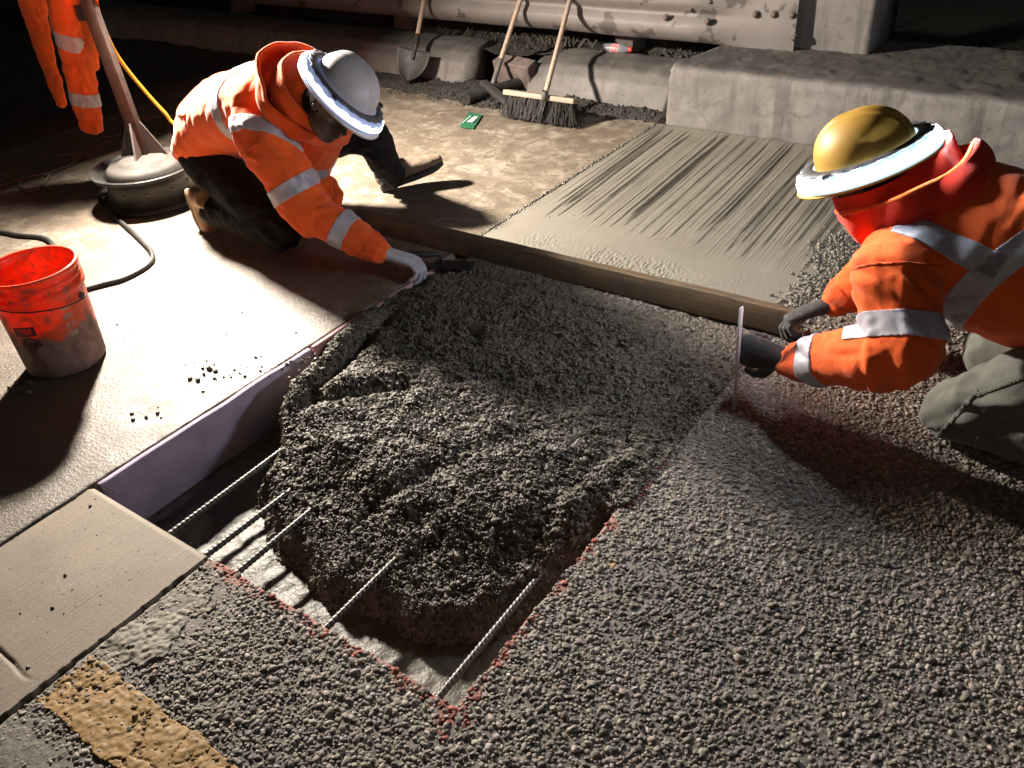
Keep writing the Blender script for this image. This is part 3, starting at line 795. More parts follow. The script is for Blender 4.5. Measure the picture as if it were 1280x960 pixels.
# foam expansion board against the old slab
def foam(name, y0, y1, x0, x1, z0, z1, mat, label):
    b = MB(); b.box(((x0+x1)/2, (y0+y1)/2, (z0+z1)/2), (x1-x0, y1-y0, z1-z0)); me = b.mesh(name)
    bm = bmesh.new(); bm.from_mesh(me); bmesh.ops.subdivide_edges(bm, edges=[e for e in bm.edges if abs(e.verts[0].co.y-e.verts[1].co.y) > .1], cuts=30, use_grid_fill=True)
    for v in bm.verts:
        v.co.x += .002*float(vn(v.co.y*7, 0*v.co.y+1, None, 3)); v.co.z += (.002*float(vn(v.co.y*11, 0*v.co.y+2, None, 4)) if v.co.z > -.1 else 0)
    bm.to_mesh(me); bm.free(); bevel_mesh(me, .002, 1, 60)
    return tag(obj(name, me, mat), label, 'foam board', 'foam boards along the pit')
foam('foam_board', .80, 1.66, -2.188, -2.168, -.205, .004, M_FOAM, 'long lavender foam board standing bare at the open left end of the pit')
foam('foam_board', 1.675, 2.42, -2.188, -2.170, -.205, .003, M_PINKFOAM, 'pinkish foam strip showing between dark wet concrete and the pale slab')

# dowel bars
def make_rebar():
    pts = []; rad = []
    for i in range(150):
        y_ = i*.005; pts.append((0, y_, 0)); rad.append(.0090+(.0022 if i % 3 == 0 else 0))
    V, F = tube(pts, rad, 10, False); F += [tuple(range(9, -1, -1))]
    return mesh_np('rebar', V, F)
rb_me = make_rebar(); rb0 = None
for xx, lab in [(-1.925, 'steel bar nearest the lavender foam board, reaching into the wet heap'),
                (-1.765, 'steel bar leaving the corner where the smooth strip meets the gravel paving'),
                (-1.632, 'short steel bar third from the foam board above shiny wet floor'),
                (-1.284, 'lone steel bar in the middle of the near pit edge'),
                (-.915, 'long steel bar nearest the right corner of the pit')]:
    if rb0 is None: o = rb0 = obj('rebar', rb_me, M_REBAR)
    else: o = rb0.copy(); COL.objects.link(o)
    o.location = (xx, .70, -.10); o.rotation_euler = (0, random.random(), random.uniform(-.02, .02))
    tag(o, lab, 'steel bar', 'dowel bars across the near pit edge')

# screed plank
b = MB(); b.box((0, 0, 0), (2.06, .04, .095)); me = b.mesh('plank')
bm = bmesh.new(); bm.from_mesh(me); bmesh.ops.subdivide_edges(bm, edges=[e for e in bm.edges if abs(e.verts[0].co.x-e.verts[1].co.x) > .5], cuts=60, use_grid_fill=True)
for v in bm.verts:
    v.co.y += .002*float(vn(v.co.x*5, 0*v.co.x, None, 3)); v.co.z += .002*float(vn(v.co.x*9, v.co.z*20, None, 4))
bm.to_mesh(me); bm.free(); bevel_mesh(me, .004, 2, 50)
pl = tag(obj('plank', me, M_BOARD), 'long dark wooden plank on edge between the two kneeling workers', 'plank')
pl.location = (-1.735, 2.552, .052); pl.rotation_euler = (math.radians(-4), math.radians(-.4), math.radians(.6))

# ================================================================== KERB SIDE
def rough_fn(amp, sc, seed, chip=0, zt=None):
    def fn(X, y, z):
        n1 = fbm(X*sc, y*sc+z*1.3*sc, z*sc, 4, seed); n2 = vn(X*sc*5, y*sc*5, z*sc*5, seed+8)
        d = amp*n1+amp*.35*n2
        return X+d*.6, y+d, z+d*.7
    return fn
pr = dense([(4.455, -.25), (4.462, .292), (4.480, .322), (4.52, .330), (5.34, .338), (5.34, -.25)], .018)
V, F = profile_run(pr, np.arange(-2.14, 2.4, .018), rough_fn(.010, 12, 5))
V = [(x_+.10*max(0, min(1, (y_-4.46)/.4))*(1 if x_ < -1.9 else 0)*((-1.9-x_)/.24) - (.02*(.33-z_) if x_ < -2.1 else 0), y_, z_) for x_, y_, z_ in V]
tag(obj('kerb_block', mesh_np('kerb_block', V, F), M_KERB), 'tall square edged concrete kerb at the end of the fresh slab', 'kerb')
pr2 = dense([(4.60, -.2), (4.62, .03), (4.66, .13), (4.72, .195), (4.80, .225), (4.92, .235), (5.0, .22), (5.0, -.2)], .02)
def kf(seed):
    r_ = rough_fn(.010, 8, seed)
    def fn(X, y, z):
        X, y, z = r_(X, y, z); return X, y, z-.05*sstep(-3.02, -3.24, X)
    return fn
V, F = profile_run(pr2, np.arange(-3.24, -2.20, .02), kf(15))
V = [(x_-(.10*(.2-z_) if x_ > -2.4 else 0), y_, z_) for x_, y_, z_ in V]
tag(obj('kerb_block', mesh_np('kerb_block', V, F), M_KERB), 'rounded worn kerb length with dark drips right of the push broom', 'kerb')
V, F = profile_run(pr2, np.arange(-9, -3.72, .05), rough_fn(.012, 6, 25))
tag(obj('kerb_block', mesh_np('kerb_block', V, F), M_KERB), 'dim low kerb running left behind the shovel under the guardrail', 'kerb')
# verge dirt
def h_verge(X, Y): return .185+.03*fbm(X*2.3, Y*2.3, None, 4, 121)+.022*fbm(X*14, Y*14, None, 4, 122)+.05*sstep(5.0, 5.4, Y)
V, F = grid(-12, -2.10, 420, 4.86, 6.6, 90, h_verge); struct(obj('dirt_verge', mesh_np('dirt_verge', V, F), M_DIRT))
def h_silt(X, Y):
    c = sstep(4.16, 4.5, Y+.10*fbm(X*3, Y*3, None, 3, 131)+.14*sstep(-3.0, -2.5, X)*-1)
    return -.012+c*(.030+.022*fbm(X*9, Y*9, None, 4, 132))
V, F = grid(-7.5, -2.2, 330, 4.02, 4.72, 60, h_silt); struct(obj('gutter_dirt', mesh_np('gutter_dirt', V, F), M_DIRT))
L = [(random.uniform(-5.5, -2.25), random.uniform(4.25, 4.64), .002+.008*random.random()**3) for _ in range(3800)]
crumbs('gutter_gravel', L, lambda n: np.array([.03, .026, .023])*RNG.uniform(.4, 2.0, (n, 1)), M_PEB, h_silt)
L = [(random.uniform(-5.5, -2.15), random.uniform(4.95, 5.35), .002+.009*random.random()**3) for _ in range(2600)]
L += [(-2.35+random.gauss(0, .09), 5.02+random.gauss(0, .04), random.uniform(.004, .02)) for _ in range(160)]
crumbs('verge_gravel', L, lambda n: np.array([.05, .044, .038])*RNG.uniform(.4, 2.4, (n, 1)), M_PEB, h_verge)
# dry weeds under the rail
gm = MB()
for _ in range(150):
    cx, cy = (random.gauss(-3.28, .10), random.gauss(5.12, .05)) if random.random() < .6 else (random.uniform(-4.4, -2.3), random.uniform(5.05, 5.3))
    z0 = .2; a_ = random.uniform(0, 6.28); l_ = random.uniform(.04, .12)
    dx, dy = math.cos(a_)*l_, math.sin(a_)*l_; w_ = .004
    gm.add([(cx-w_, cy, z0), (cx+w_, cy, z0), (cx+dx*.5+w_, cy+dy*.5, z0+.05), (cx+dx*.5-w_, cy+dy*.5, z0+.05), (cx+dx, cy+dy, z0+.045)], [(0, 1, 2, 3), (3, 2, 4)])
o = obj('dry_weeds', gm.mesh('dry_weeds'), simple('dry_straw', (.09, .075, .056), (.05, .042, .034), .9)); o['kind'] = 'stuff'
# dirt heap between kerbs (wedge) and the broken pinkish kerb piece
pc = remesh([MB().box((0, 0, 0), (.30, .10, .17)).__dict__.__class__ and (lambda q: (q.v, q.f))(MB().box((0, 0, 0), (.30, .10, .17)))], .012, 2)
V, N_ = get_vn(pc); set_v(pc, V+N_*(.012*fbm(V[:, 0]*12, V[:, 1]*12, V[:, 2]*12, 4, 9))[:, None])
pk = tag(obj('kerb_fragment', pc, simple('pink_concrete', (.17, .125, .11), (.10, .078, .07), .85, 15, .5, 80)), 'broken pinkish kerb chunk between the two broom handles', 'concrete chunk')
pk.location = (-3.36, 4.70, .11); pk.rotation_euler = (.3, .05, -.05)

# guardrail
gr_ = thing('guardrail', 'dusty corrugated steel guardrail running behind the kerb', 'guardrail')
RZ, RY = .335, 4.965
prof = [(0, 0), (-.014, .004), (-.040, .018), (-.078, .048), (-.086, .066), (-.086, .092), (-.078, .110), (-.030, .140), (-.018, .152), (-.018, .162), (-.030, .174), (-.078, .204),
        (-.086, .222), (-.086, .248), (-.078, .266), (-.040, .296), (-.014, .311), (0, .315)]
def rail_mesh(xs, amp):
    pts = [(RY-.03+y_*.62, RZ+z_) for y_, z_ in prof]; back = [(RY-.03+y_*.62+.006, RZ+z_) for y_, z_ in reversed(prof)]
    def fn(X, y, z):
        k = amp(X); y2 = RY-.03+(y-RY+.03)*k
        return X, y2+.004*vn(X*3, z*9, None, 7), z+.004*vn(X*2.2, z*0, None, 8)
    V, F = profile_run(pts+back, xs, fn); return mesh_np('rail_panel', V, F)
def split_edges(o):
    md = o.modifiers.new('e', 'EDGE_SPLIT'); md.split_angle = math.radians(60)
o = obj('rail_panel', rail_mesh(np.arange(-13, -2.39, .06), lambda X: 1.0), M_GALV, gr_); split_edges(o)
o = obj('end_shoe', rail_mesh(np.concatenate([np.arange(-2.52, -1.70, .03), [-1.66, -1.615]]), lambda X: 1.06-1.0*sstep(-2.28, -1.85, X)), M_GALV, gr_); split_edges(o); o.location.y = -.009
def bolt_mesh():
    b = MB(); V, F = lathe([(.0, -.004), (.021, -.004), (.021, 0), (.013, .002), (.012, .012), (.008, .016), (.0001, .017)], 14); b.add(V, F); return b.mesh('bolt', True)
bm_ = bolt_mesh(); first = None
M_BOLT = simple('rusty_bolt', (.12, .09, .075), (.07, .05, .04), .6, 60)
R_face = Matrix.Rotation(math.radians(90), 4, 'X')
for px, py, yy_ in [(885, 27, RY-.09), (833, 22, RY-.092), (945, 18, RY-.05), (968, 18, RY-.046), (991, 19, RY-.044), (993, 47, RY-.044), (864, 11, RY-.07), (888, 2, RY-.07), (780, 5, RY-.03)]:
    p = at(px, py, yy_)
    o = obj('bolt', bm_, M_BOLT, gr_) if first is None else first.copy()
    if first is None: first = o
    else: COL.objects.link(o); o.parent = gr_
    o.matrix_local = Matrix.Translation(Vector(p))@R_face
for px_ in (-2.75, -4.65, -6.55, -8.45):
    b = MB(); b.box((px_, 5.13, .35), (.13, .17, .75)); obj('post', bevel_mesh(b.mesh('post'), .006), simple('weathered_post', (.12, .10, .085), (.07, .06, .05), .85) if px_ == -2.75 else bpy.data.materials['weathered_post'], gr_)
    b = MB(); b.box((px_, 5.005, .49), (.10, .078, .26)); obj('blockout', bevel_mesh(b.mesh('blockout'), .006), bpy.data.materials['weathered_post'], gr_)
base_at(gr_, (-2.75, 5.13, 0))
# concrete end post behind the shoe
b = dense([(5.0, .30), (5.0, 1.35), (5.5, 1.35), (5.5, .30)], .03)
V, F = profile_run(b, np.arange(-1.95, -1.205, .03), rough_fn(.003, 8, 44))
tag(obj('concrete_post', mesh_np('concrete_post', V, F), M_KERB), 'square concrete end post holding the guardrail shoe', 'post')

# shovel leaning on the kerb
sh = thing('shovel', 'round point shovel leaning on the dim kerb by the guardrail', 'shovel')
tip = np.array([-4.10, 4.44, .035]); topb = np.array(at(519, 66, 4.56)); topb[2] += .02
hnd = np.array(at(531, -6, 4.86)); ax = (topb-tip); Lb = np.linalg.norm(ax); ax /= Lb
sidev = np.array([.93, .36, 0.]); sidev -= ax*(sidev@ax); sidev /= np.linalg.norm(sidev); nv_ = np.cross(sidev, ax)
V = []; F = []; rows, cols = 14, 11
for i in range(rows):
    t = i/(rows-1); w = .125*min(1, (math.sin(min(t*1.25, 1)*math.pi/2))**.62) if t < .97 else .122
    for j in range(cols):
        s_ = (j/(cols-1)-.5)*2; V.append(tip+ax*(t*Lb*1.0)+sidev*(s_*w)+nv_*(.028*(s_*s_)-.02*math.sin(t*math.pi)*.6))
for i in range(rows-1):
    for j in range(cols-1): F.append((i*cols+j, i*cols+j+1, (i+1)*cols+j+1, (i+1)*cols+j))
M_SHOVEL = simple('dull_shovel_steel', (.055, .047, .041), (.03, .026, .023), .6, 14, .2, 90, .2)
me = mesh_np('blade', V, F); o = obj('blade', me, M_SHOVEL, sh); md = o.modifiers.new('s', 'SOLIDIFY'); md.thickness = .004
V, F = tube(spline([tip+ax*Lb*.75, topb+ax*.02, topb+(hnd-topb)*.25]), [.012]*8+[.02]*8+[.019], 10); obj('socket', mesh_np('socket', V, F), M_SHOVEL, sh)
V, F = tube([topb+(hnd-topb)*.22, topb+(hnd-topb)*.9, topb+(hnd-topb)*1.5+np.array([0, -.0, .05])], .0155, 12); obj('handle', mesh_np('handle', V, F), M_WOODH, sh)
gp = topb+(hnd-topb)*1.02; V, F = tube([topb+(hnd-topb)*.93, topb+(hnd-topb)*1.03], .0185, 12); obj('grip_tape', mesh_np('grip_tape', V, F), M_YCORD, sh)
base_at(sh, tip)

# push broom
br = thing('push_broom', 'wide push broom with pale wooden block and thick dark bristles', 'broom')
A = np.array([-3.10, 4.225, .135]); B = np.array([-2.615, 4.222, .135])
b = MB(); b.box((A+B)/2, (.50, .062, .030), Matrix.Rotation(math.radians(-14), 3, 'X')); obj('block', bevel_mesh(b.mesh('block'), .006), M_WOODB, br)
def tuft_mesh():
    b = MB()
    for k in range(26):
        ox, oy = random.gauss(0, .008), random.gauss(0, .006); tx, ty = ox*2.4+random.gauss(0, .008)-.004, oy*2+random.gauss(0, .010)-.012
        p0 = Vector((ox*.6, oy*.6, 0)); p1 = Vector(((ox+tx)/2+random.gauss(0, .003), (oy+ty)/2, -.07)); p2 = Vector((tx, ty, -.128+random.uniform(0, .012)))
        r0 = .0022; V = []
        for p, rr in ((p0, r0), (p1, r0), (p2, r0*.8)):
            for j in range(3): V.append(p+Vector((rr*math.cos(j*2.09), rr*math.sin(j*2.09), 0)))
        F = [(i*3+j, i*3+(j+1) % 3, (i+1)*3+(j+1) % 3, (i+1)*3+j) for i in range(2) for j in range(3)]
        b.add(V, F+[(6, 7, 8)])
    return b.mesh('bristle_tuft')
tms = [tuft_mesh() for _ in range(5)]
for row in range(4):
    for k in range(17):
        p = A+(B-A)*((k+.5)/17)+np.array([0, -.022+row*.015, -.012])
        o = obj('bristle_tuft', tms[(k*3+row) % 5], M_BRISTLE, br); o.location = p
        o.rotation_euler = (math.radians(-22+row*7+random.gauss(0, 4)), math.radians(random.gauss(-9, 5)), random.uniform(-.5, .5)); o.scale = (1, 1, 1.02)
V, F = tube([gnd(681, 121, .14), at(712, 2, 4.87), at(712, 2, 4.87)+(at(712, 2, 4.87)-gnd(681, 121, .14))*.45], .0155, 14); obj('handle', mesh_np('handle', V, F), M_WOODH, br)
V, F = lathe([(.016, -.02), (.021, -.018), (.021, .012), (.017, .03)], 14); o = obj('ferrule', mesh_np('ferrule', V, F), M_DUSTSTEEL, br); o.location = gnd(681, 120, .155)
base_at(br, (-2.86, 4.22, 0))
# second broom, behind
br2 = thing('push_broom', 'second broom with mud caked handle end, half hidden behind the wide broom', 'broom')
q0 = np.array([-3.40, 4.47, .06]); q1 = at(651, -2, 4.87)
V, F = tube([q0, q0+(q1-q0)*.32], .0165, 12); obj('handle_end', mesh_np('handle_end', V, F), M_DUSTSTEEL, br2)
V, F = tube([q0+(q1-q0)*.31, q1, q1+(q1-q0)*.4], .0155, 12); obj('handle', mesh_np('handle', V, F), M_WOODH, br2)
b = MB(); b.box((-3.27, 4.36, .065), (.42, .05, .035), Matrix.Rotation(math.radians(-28), 3, 'Z')@Matrix.Rotation(math.radians(8), 3, 'Y')); obj('block', bevel_mesh(b.mesh('block'), .005), M_BRISTLE, br2)
for k in range(12):
    o = obj('bristle_tuft', tms[k % 5], M_BRISTLE, br2); t = (k+.5)/12-.5; o.location = (-3.27+.40*t*.88, 4.36-.40*t*.47, .055-.05*t); o.scale = (1, 1, .45); o.rotation_euler = (-.3, 0, k)
base_at(br2, (-3.3, 4.4, 0))
V, F = tube([(-3.45, 4.27, .045), (-3.30, 4.70, .055)], .036, 20, False); b = MB().add(V, F)
tag(obj('pipe', b.mesh('pipe', True), M_RUBBER), 'short black pipe end lying left of the brooms', 'pipe'); split_edges(bpy.data.objects['pipe'])
# green card with worn white print
cv = [gnd(575, 159, .006), gnd(592, 161, .006), gnd(603, 144, .006), gnd(586, 141, .006)]
gc = thing('flattened_carton', 'small flattened green carton with worn white print beside the broom', 'carton')
ctr = sum(cv)/4; b = MB()
V = [c for c in cv]+[c+np.array([0, 0, .004]) for c in cv]; b.add(V, [(0, 1, 2, 3), (7, 6, 5, 4), (0, 4, 5, 1), (1, 5, 6, 2), (2, 6, 7, 3), (3, 7, 4, 0)])
me = b.mesh('carton_panel'); bm = bmesh.new(); bm.from_mesh(me); bmesh.ops.recalc_face_normals(bm, faces=bm.faces); bm.to_mesh(me); bm.free()
obj('carton_panel', me, M_GREEN, gc)
ex = (cv[2]-cv[1]); ex /= np.linalg.norm(ex); ey = (cv[0]-cv[1]); ey /= np.linalg.norm(ey)
b = MB()
for k, (w_, h_) in enumerate([(.020, .034), (.014, .036), (.018, .030), (.015, .036), (.012, .026)]): b.box((-.046+.023*k, -.012, 0), (w_, h_, .0008))
for k in range(7): b.box((-.060+.019*k, .026, 0), (.013, .006, .0008))
fm = b.mesh('faded_print')
ln = obj('faded_print', fm, M_WHITE, gc)
Mx = Matrix.Identity(4)
for i in range(3): Mx[i][0] = ex[i]; Mx[i][1] = ey[i]; Mx[i][2] = [0, 0, 1][i]; Mx[i][3] = (ctr+np.array([0, 0, .0112]))[i]
zc = np.cross(ex, ey)
if zc[2] < 0:
    for i in range(3): Mx[i][1] = -ey[i]
ln.matrix_local = Mx
base_at(gc, ctr)
# plastic bottle under the rail
bo = thing('plastic_bottle', 'clear plastic drink bottle with red label and cap on the dirt', 'bottle')
p0 = np.array(gnd(752, 60, .25)); p1 = np.array(gnd(789, 62, .25)); d = (p1-p0); Lq = np.linalg.norm(d); d /= Lq
Mb = Matrix.Translation(Vector(p0))@Vector(d).to_track_quat('Z', 'Y').to_matrix().to_4x4()
k = Lq
NB = NT('clear_plastic'); NB.col((.42, .40, .44)).rough(.15); NB.b.inputs['Transmission Weight'].default_value = .55; NB.b.inputs['Alpha'].default_value = 1
V, F = lathe([(.001, 0), (.026, .002), (.031, .012), (.029, .04*k/.24), (.031, .06*k/.24), (.030, .14*k/.24), (.033, .16*k/.24), (.030, .185*k/.24), (.014, .22*k/.24), (.0125, .232*k/.24), (.0001, .235*k/.24)], 20)
o = obj('bottle_body', mesh_np('bottle_body', V, F), NB.m, bo); o.matrix_local = Mb
V, F = lathe([(.0313, .085*k/.24), (.0316, .09*k/.24), (.0316, .142*k/.24), (.0313, .148*k/.24)], 20); o = obj('bottle_label', mesh_np('bottle_label', V, F), simple('red_label', (.55, .03, .05), (.6, .45, .45), .4, 60), bo); o.matrix_local = Mb
V, F = lathe([(.0135, .222*k/.24), (.0155, .223*k/.24), (.0155, .246*k/.24), (.013, .25*k/.24), (.0001, .25*k/.24)], 20); o = obj('bottle_cap', mesh_np('bottle_cap', V, F), simple('red_cap', (.75, .05, .02), None, .4), bo); o.matrix_local = Mb
base_at(bo, p0)

# ================================================================== BUCKET
bk = thing('bucket', 'dirty orange plastic bucket with wire handle standing on the pale slab', 'bucket')
BP = Vector((-2.925, 1.156, .003))
R0, R1, HB = .136, .152, .385
def rr(z): return R0+(R1-R0)*z/HB
prof = [(.0005, .0), (R0-.008, .0), (R0, .008)]+[(rr(z), z) for z in (.05, .10, .15, .20, .25, .285)]
prof += [(rr(.292), .292), (rr(.292)+.009, .296), (rr(.30)+.009, .318), (rr(.32), .322), (rr(.33), .335), (rr(.335)+.007, .338), (rr(.34)+.007, .346), (rr(.345), .350), (rr(.36), .362), (rr(.36)+.007, .365), (rr(.37)+.009, .378), (rr(.38)+.004, HB),
         (rr(.38)-.004, HB-.002), (rr(.36)-.005, .362), (rr(.3)-.005, .30), (rr(.1)-.005, .1), (R0-.006, .014), (.0005, .012)]
V, F = lathe(prof, 64); M_BK = m_bucket()
o = obj('bucket_shell', mesh_np('bucket_shell', V, F), M_BK, bk); o.location = BP
# mixed leftovers inside
V, F = lathe([(.0005, .055), (.06, .062), (.11, .055), (R0-.002, .05)], 32); o = obj('residue', mesh_np('residue', V, F), M_WET, bk); o.location = BP
# wire handle hanging on the camera side
def bpol(ang, z, dr=0.0):
    a = math.radians(ang); r_ = rr(z)+dr; return Vector((BP.x+r_*math.cos(a), BP.y+r_*math.sin(a), BP.z+z))
hp = [bpol(32, .262, .004), bpol(32, .262, .016), bpol(24, .258, .014), bpol(8, .262, .010), bpol(-15, .272, .010), bpol(-45, .285, .010), bpol(-75, .296, .012), bpol(-110, .300, .012), bpol(-140, .302, .012), bpol(-148, .302, .014), bpol(-148, .302, .004)]
V, F = tube(spline([tuple(p) for p in hp], 6), .0024, 8); obj('handle', mesh_np('handle', V, F), simple('handle_wire', (.10, .09, .085), None, .4, metal=.7), bk)
for ang, z in ((32, .262), (-148, .302)):
    V, F = lathe([(.0001, .010), (.010, .009), (.013, 0), (.013, -.01)], 16); o = obj('handle_ear', mesh_np('handle_ear', V, F), M_BK, bk)
    a = math.radians(ang); o.matrix_local = Matrix.Translation(bpol(ang, z))@Vector((math.cos(a), math.sin(a), 0)).to_track_quat('Z', 'Y').to_matrix().to_4x4()
# printed warning panel and pictogram: flat print curved on the wall
M_INK = simple('dark_print', (.06, .015, .02), (.10, .03, .03), .6, 80)
def curved(name, ang0, ang1, z0, z1, mat, mask=None, off=.0012, nx=26, nz=14, tilt=0):
    V = []; F = []
    for i in range(nx):
        for j in range(nz):
            u, v_ = i/(nx-1), j/(nz-1); V.append(bpol(ang0+(ang1-ang0)*u, z0+(z1-z0)*v_+tilt*(u-.5), off))
    for i in range(nx-1):
        for j in range(nz-1):
            u, v_ = (i+.5)/(nx-1), (j+.5)/(nz-1)
            if mask is None or mask(u, v_): F.append((i*nz+j, (i+1)*nz+j, (i+1)*nz+j+1, i*nz+j+1))
    return obj(name, mesh_np(name, V, F), mat, bk)
CA = -60
curved('warning_label', CA-15, CA+15, .185, .222, M_INK, lambda u, v: not (.12 < u < .88 and (.2 < v < .30 or .45 < v < .55 or .70 < v < .80) and (int(u*24) % 5)), tilt=.004)
def picto(u, v):
    ring = abs(math.hypot((u-.5)/.46, (v-.42)/.52)-1) < .13 and v > .3
    blob = math.hypot((u-.45)/.30, (v-.28)/.30) < 1 or math.hypot((u-.72)/.16, (v-.45)/.2) < 1 or math.hypot((u-.2)/.12, (v-.62)/.2) < 1
    return ring or (blob and (int(u*19)+int(v*13)) % 4 != 0)
curved('pictogram', CA-12, CA+16, .125, .180, M_INK, picto, nx=30, nz=24)
def faded(u, v):
    b_ = (.12 < v < .26) or (.36 < v < .52 and not (.35 < u < .65)) or (.60 < v < .74) or (.82 < v < .92)
    return b_ and (int(u*31+v*17) % 3 != 0)
curved('faded_print', CA+54, CA+66, .13, .275, simple('faded_white_print', (.55, .36, .30), (.35, .2, .16), .6, 60), faded, nx=16, nz=40)
base_at(bk, BP)

# ================================================================== WORK LIGHT ON A WHEEL RIM
ls = thing('work_light_stand', 'work light stand with brown steel post on an old wheel rim', 'light stand')
SB = Vector((-3.995, 2.30, 0))
pz = lambda pr_: [(r_, z_) for r_, z_ in pr_]
V, F = lathe(pz([(.18, .012), (.235, .0), (.245, .004), (.245, .018), (.225, .030), (.208, .040), (.200, .075), (.200, .120), (.215, .150), (.238, .160), (.250, .178), (.262, .186), (.264, .178), (.262, .170),
               ]), 64)
b = MB().add(V, F); V, F = lathe([(.262, .186), (.250, .186), (.236, .170), (.206, .162), (.192, .135), (.192, .10)], 64); b.add(V, F)
o = obj('wheel_rim', b.mesh('wheel_rim', True), M_STEELDK, ls); o.location = SB
V, F = lathe([(.192, .12), (.186, .150), (.182, .185), (.165, .200), (.13, .203), (.120, .212), (.10, .222), (.05, .224), (.0001, .224)], 56); o = obj('wheel_disc', mesh_np('wheel_disc', V, F), simple('dusty_disc', (.065, .055, .047), (.035, .03, .026), .75, 9, .3, 90, .1), ls); o.location = SB
for k in range(10):
    a = k*math.pi/5; V, F = lathe([(.0001, .006), (.006, .005), (.0075, 0)], 10); o = obj('rivet', mesh_np('rivet', V, F), M_DUSTSTEEL, ls)
    dirv = Vector((math.cos(a), math.sin(a), 0)); o.matrix_local = Matrix.Translation(SB+dirv*.2015+Vector((0, 0, .095)))@dirv.to_track_quat('Z', 'Y').to_matrix().to_4x4()
PA = Vector((-4.035, 2.345, .21)); PT = Vector((-4.215, 2.38, 1.50))
axp = (PT-PA).normalized()
def oriented_box(name, a, b_, w, d_, mat, parent, bev=.004, yaw=0.5):
    a, b_ = Vector(a), Vector(b_); z = (b_-a).normalized(); xq = Vector((math.cos(yaw), math.sin(yaw), 0)); xq = (xq-z*xq.dot(z)).normalized(); yq = z.cross(xq)
    R = Matrix((xq, yq, z)).transposed(); q = MB(); q.box((a+b_)/2, (w, d_, (b_-a).length), R); return obj(name, bevel_mesh(q.mesh(name), bev), mat, parent)
oriented_box('post', PA, PT, .058, .058, M_RUSTPAINT, ls, yaw=.62)
for a in (.62, .62+math.pi/2, .62+math.pi, .62-math.pi/2):
    d = Vector((math.cos(a), math.sin(a), 0)); s_ = Vector((-d.y, d.x, 0))*.005; p0 = PA+d*.036+Vector((0, 0, .005)); V = []
    for sg in (-1, 1): V += [p0+s_*sg, p0+d*.085+s_*sg, p0+axp*.17+s_*sg]
    obj('gusset', MB().add(V, [(0, 1, 2), (5, 4, 3), (0, 3, 4, 1), (1, 4, 5, 2), (2, 5, 3, 0)]).mesh('gusset'), M_RUSTPAINT, ls)
for t in (.52, .63, .765):
    p = PA+(PT-PA)*t; oriented_box('bracket', p+Vector((-.055, -.02, -.03)), p+Vector((-.055, -.02, .05)), .05, .02, M_RUSTPAINT, ls, .003, .62)
LP = Vector((-4.03, 2.45, 1.46)); LD = Vector((.85, -.06, -.52)).normalized()
oriented_box('lamp_head', LP-LD*.015, LP-LD*.11, .30, .22, M_BLACKPL, ls, .01, -.34)
oriented_box('lamp_bracket', PT-axp*.06, LP-LD*.10, .04, .02, M_RUSTPAINT, ls, .003)
oriented_box('lamp_lens', LP-LD*.014, LP-LD*.008, .26, .18, m_emit('lamp_lens', (1, .93, .8), 12), ls, .001, -.34)
ld = bpy.data.lights.new('work_lamp', 'AREA'); ld.shape = 'RECTANGLE'; ld.size = .20; ld.size_y = .14; ld.energy = LAMP_W; ld.color = (1., .905, .785); ld.spread = math.radians(180)
lo = bpy.data.objects.new('work_lamp', ld); COL.objects.link(lo); lo.parent = ls
lo.matrix_local = Matrix.Translation(LP)@(-LD).to_track_quat('Z', 'Y').to_matrix().to_4x4()
base_at(ls, SB); lo.matrix_parent_inverse = Matrix.Translation(-ls.location)

# cables
def cable(name, pts, r, mat, label, cat='cable', n=8, group=None, rr_=None):
    P_ = spline(pts, 8); V, F = tube(P_, r if rr_ is None else rr_(len(P_)), n); return tag(obj(name, mesh_np(name, V, F), mat), label, cat, group)
yp = [at(100, -60, 2.40), at(118, 0, 2.42), at(134, 45, 2.46), at(150, 75, 2.52), at(176, 108, 2.6), at(205, 140, 2.68), at(228, 160, 2.74), (-3.98, 2.98, .03), (-4.3, 3.2, .012), (-4.8, 3.1, .012)]
cable('extension_cord', yp, .0105, M_YCORD, 'yellow extension cord hanging from the lamp post toward the kneeling worker', 'cord')
hp_ = [gnd(300, 215, .012), gnd(240, 235, .012), gnd(160, 238, .012), gnd(127, 243, .012), gnd(130, 258, .012), gnd(150, 276, .012), gnd(172, 296, .012), gnd(190, 317, .012), gnd(184, 332, .012), gnd(155, 348, .012), gnd(122, 357, .012), gnd(75, 372, .012), gnd(30, 395, .012)]
cable('hose', hp_, .011, M_RUBBER, 'black hose curling from the wheel rim base to the orange bucket', 'hose')
cable('power_cable', [gnd(-60, 240, .008), gnd(0, 232, .008), gnd(30, 224, .008), gnd(60, 216, .008), gnd(90, 205, .008), gnd(105, 190, .008), gnd(98, 186, .008), gnd(75, 185, .008), gnd(63, 190, .008), gnd(75, 195, .009), gnd(95, 192, .016), gnd(112, 182, .008), gnd(125, 172, .008), gnd(148, 170, .008), gnd(152, 160, .008)],
      .006, M_CORD, 'thin dusty cable looping on the dark ground left of the lamp stand')
cable('power_cable', [gnd(62, 213, .008), gnd(60, 222, .008), gnd(45, 238, .008), gnd(28, 236, .008), gnd(26, 226, .008), gnd(45, 218, .008), gnd(62, 220, .008)], .006, M_CORD, 'small closed loop of dusty cable near the left edge')
cable('power_cable', [gnd(157, 132, .01), gnd(163, 140, .01), gnd(180, 148, .01), gnd(188, 160, .01), gnd(184, 175, .01), gnd(172, 185, .01), gnd(158, 190, .01)], .006, M_CORD, 'loose cable curl standing right behind the brown lamp post')
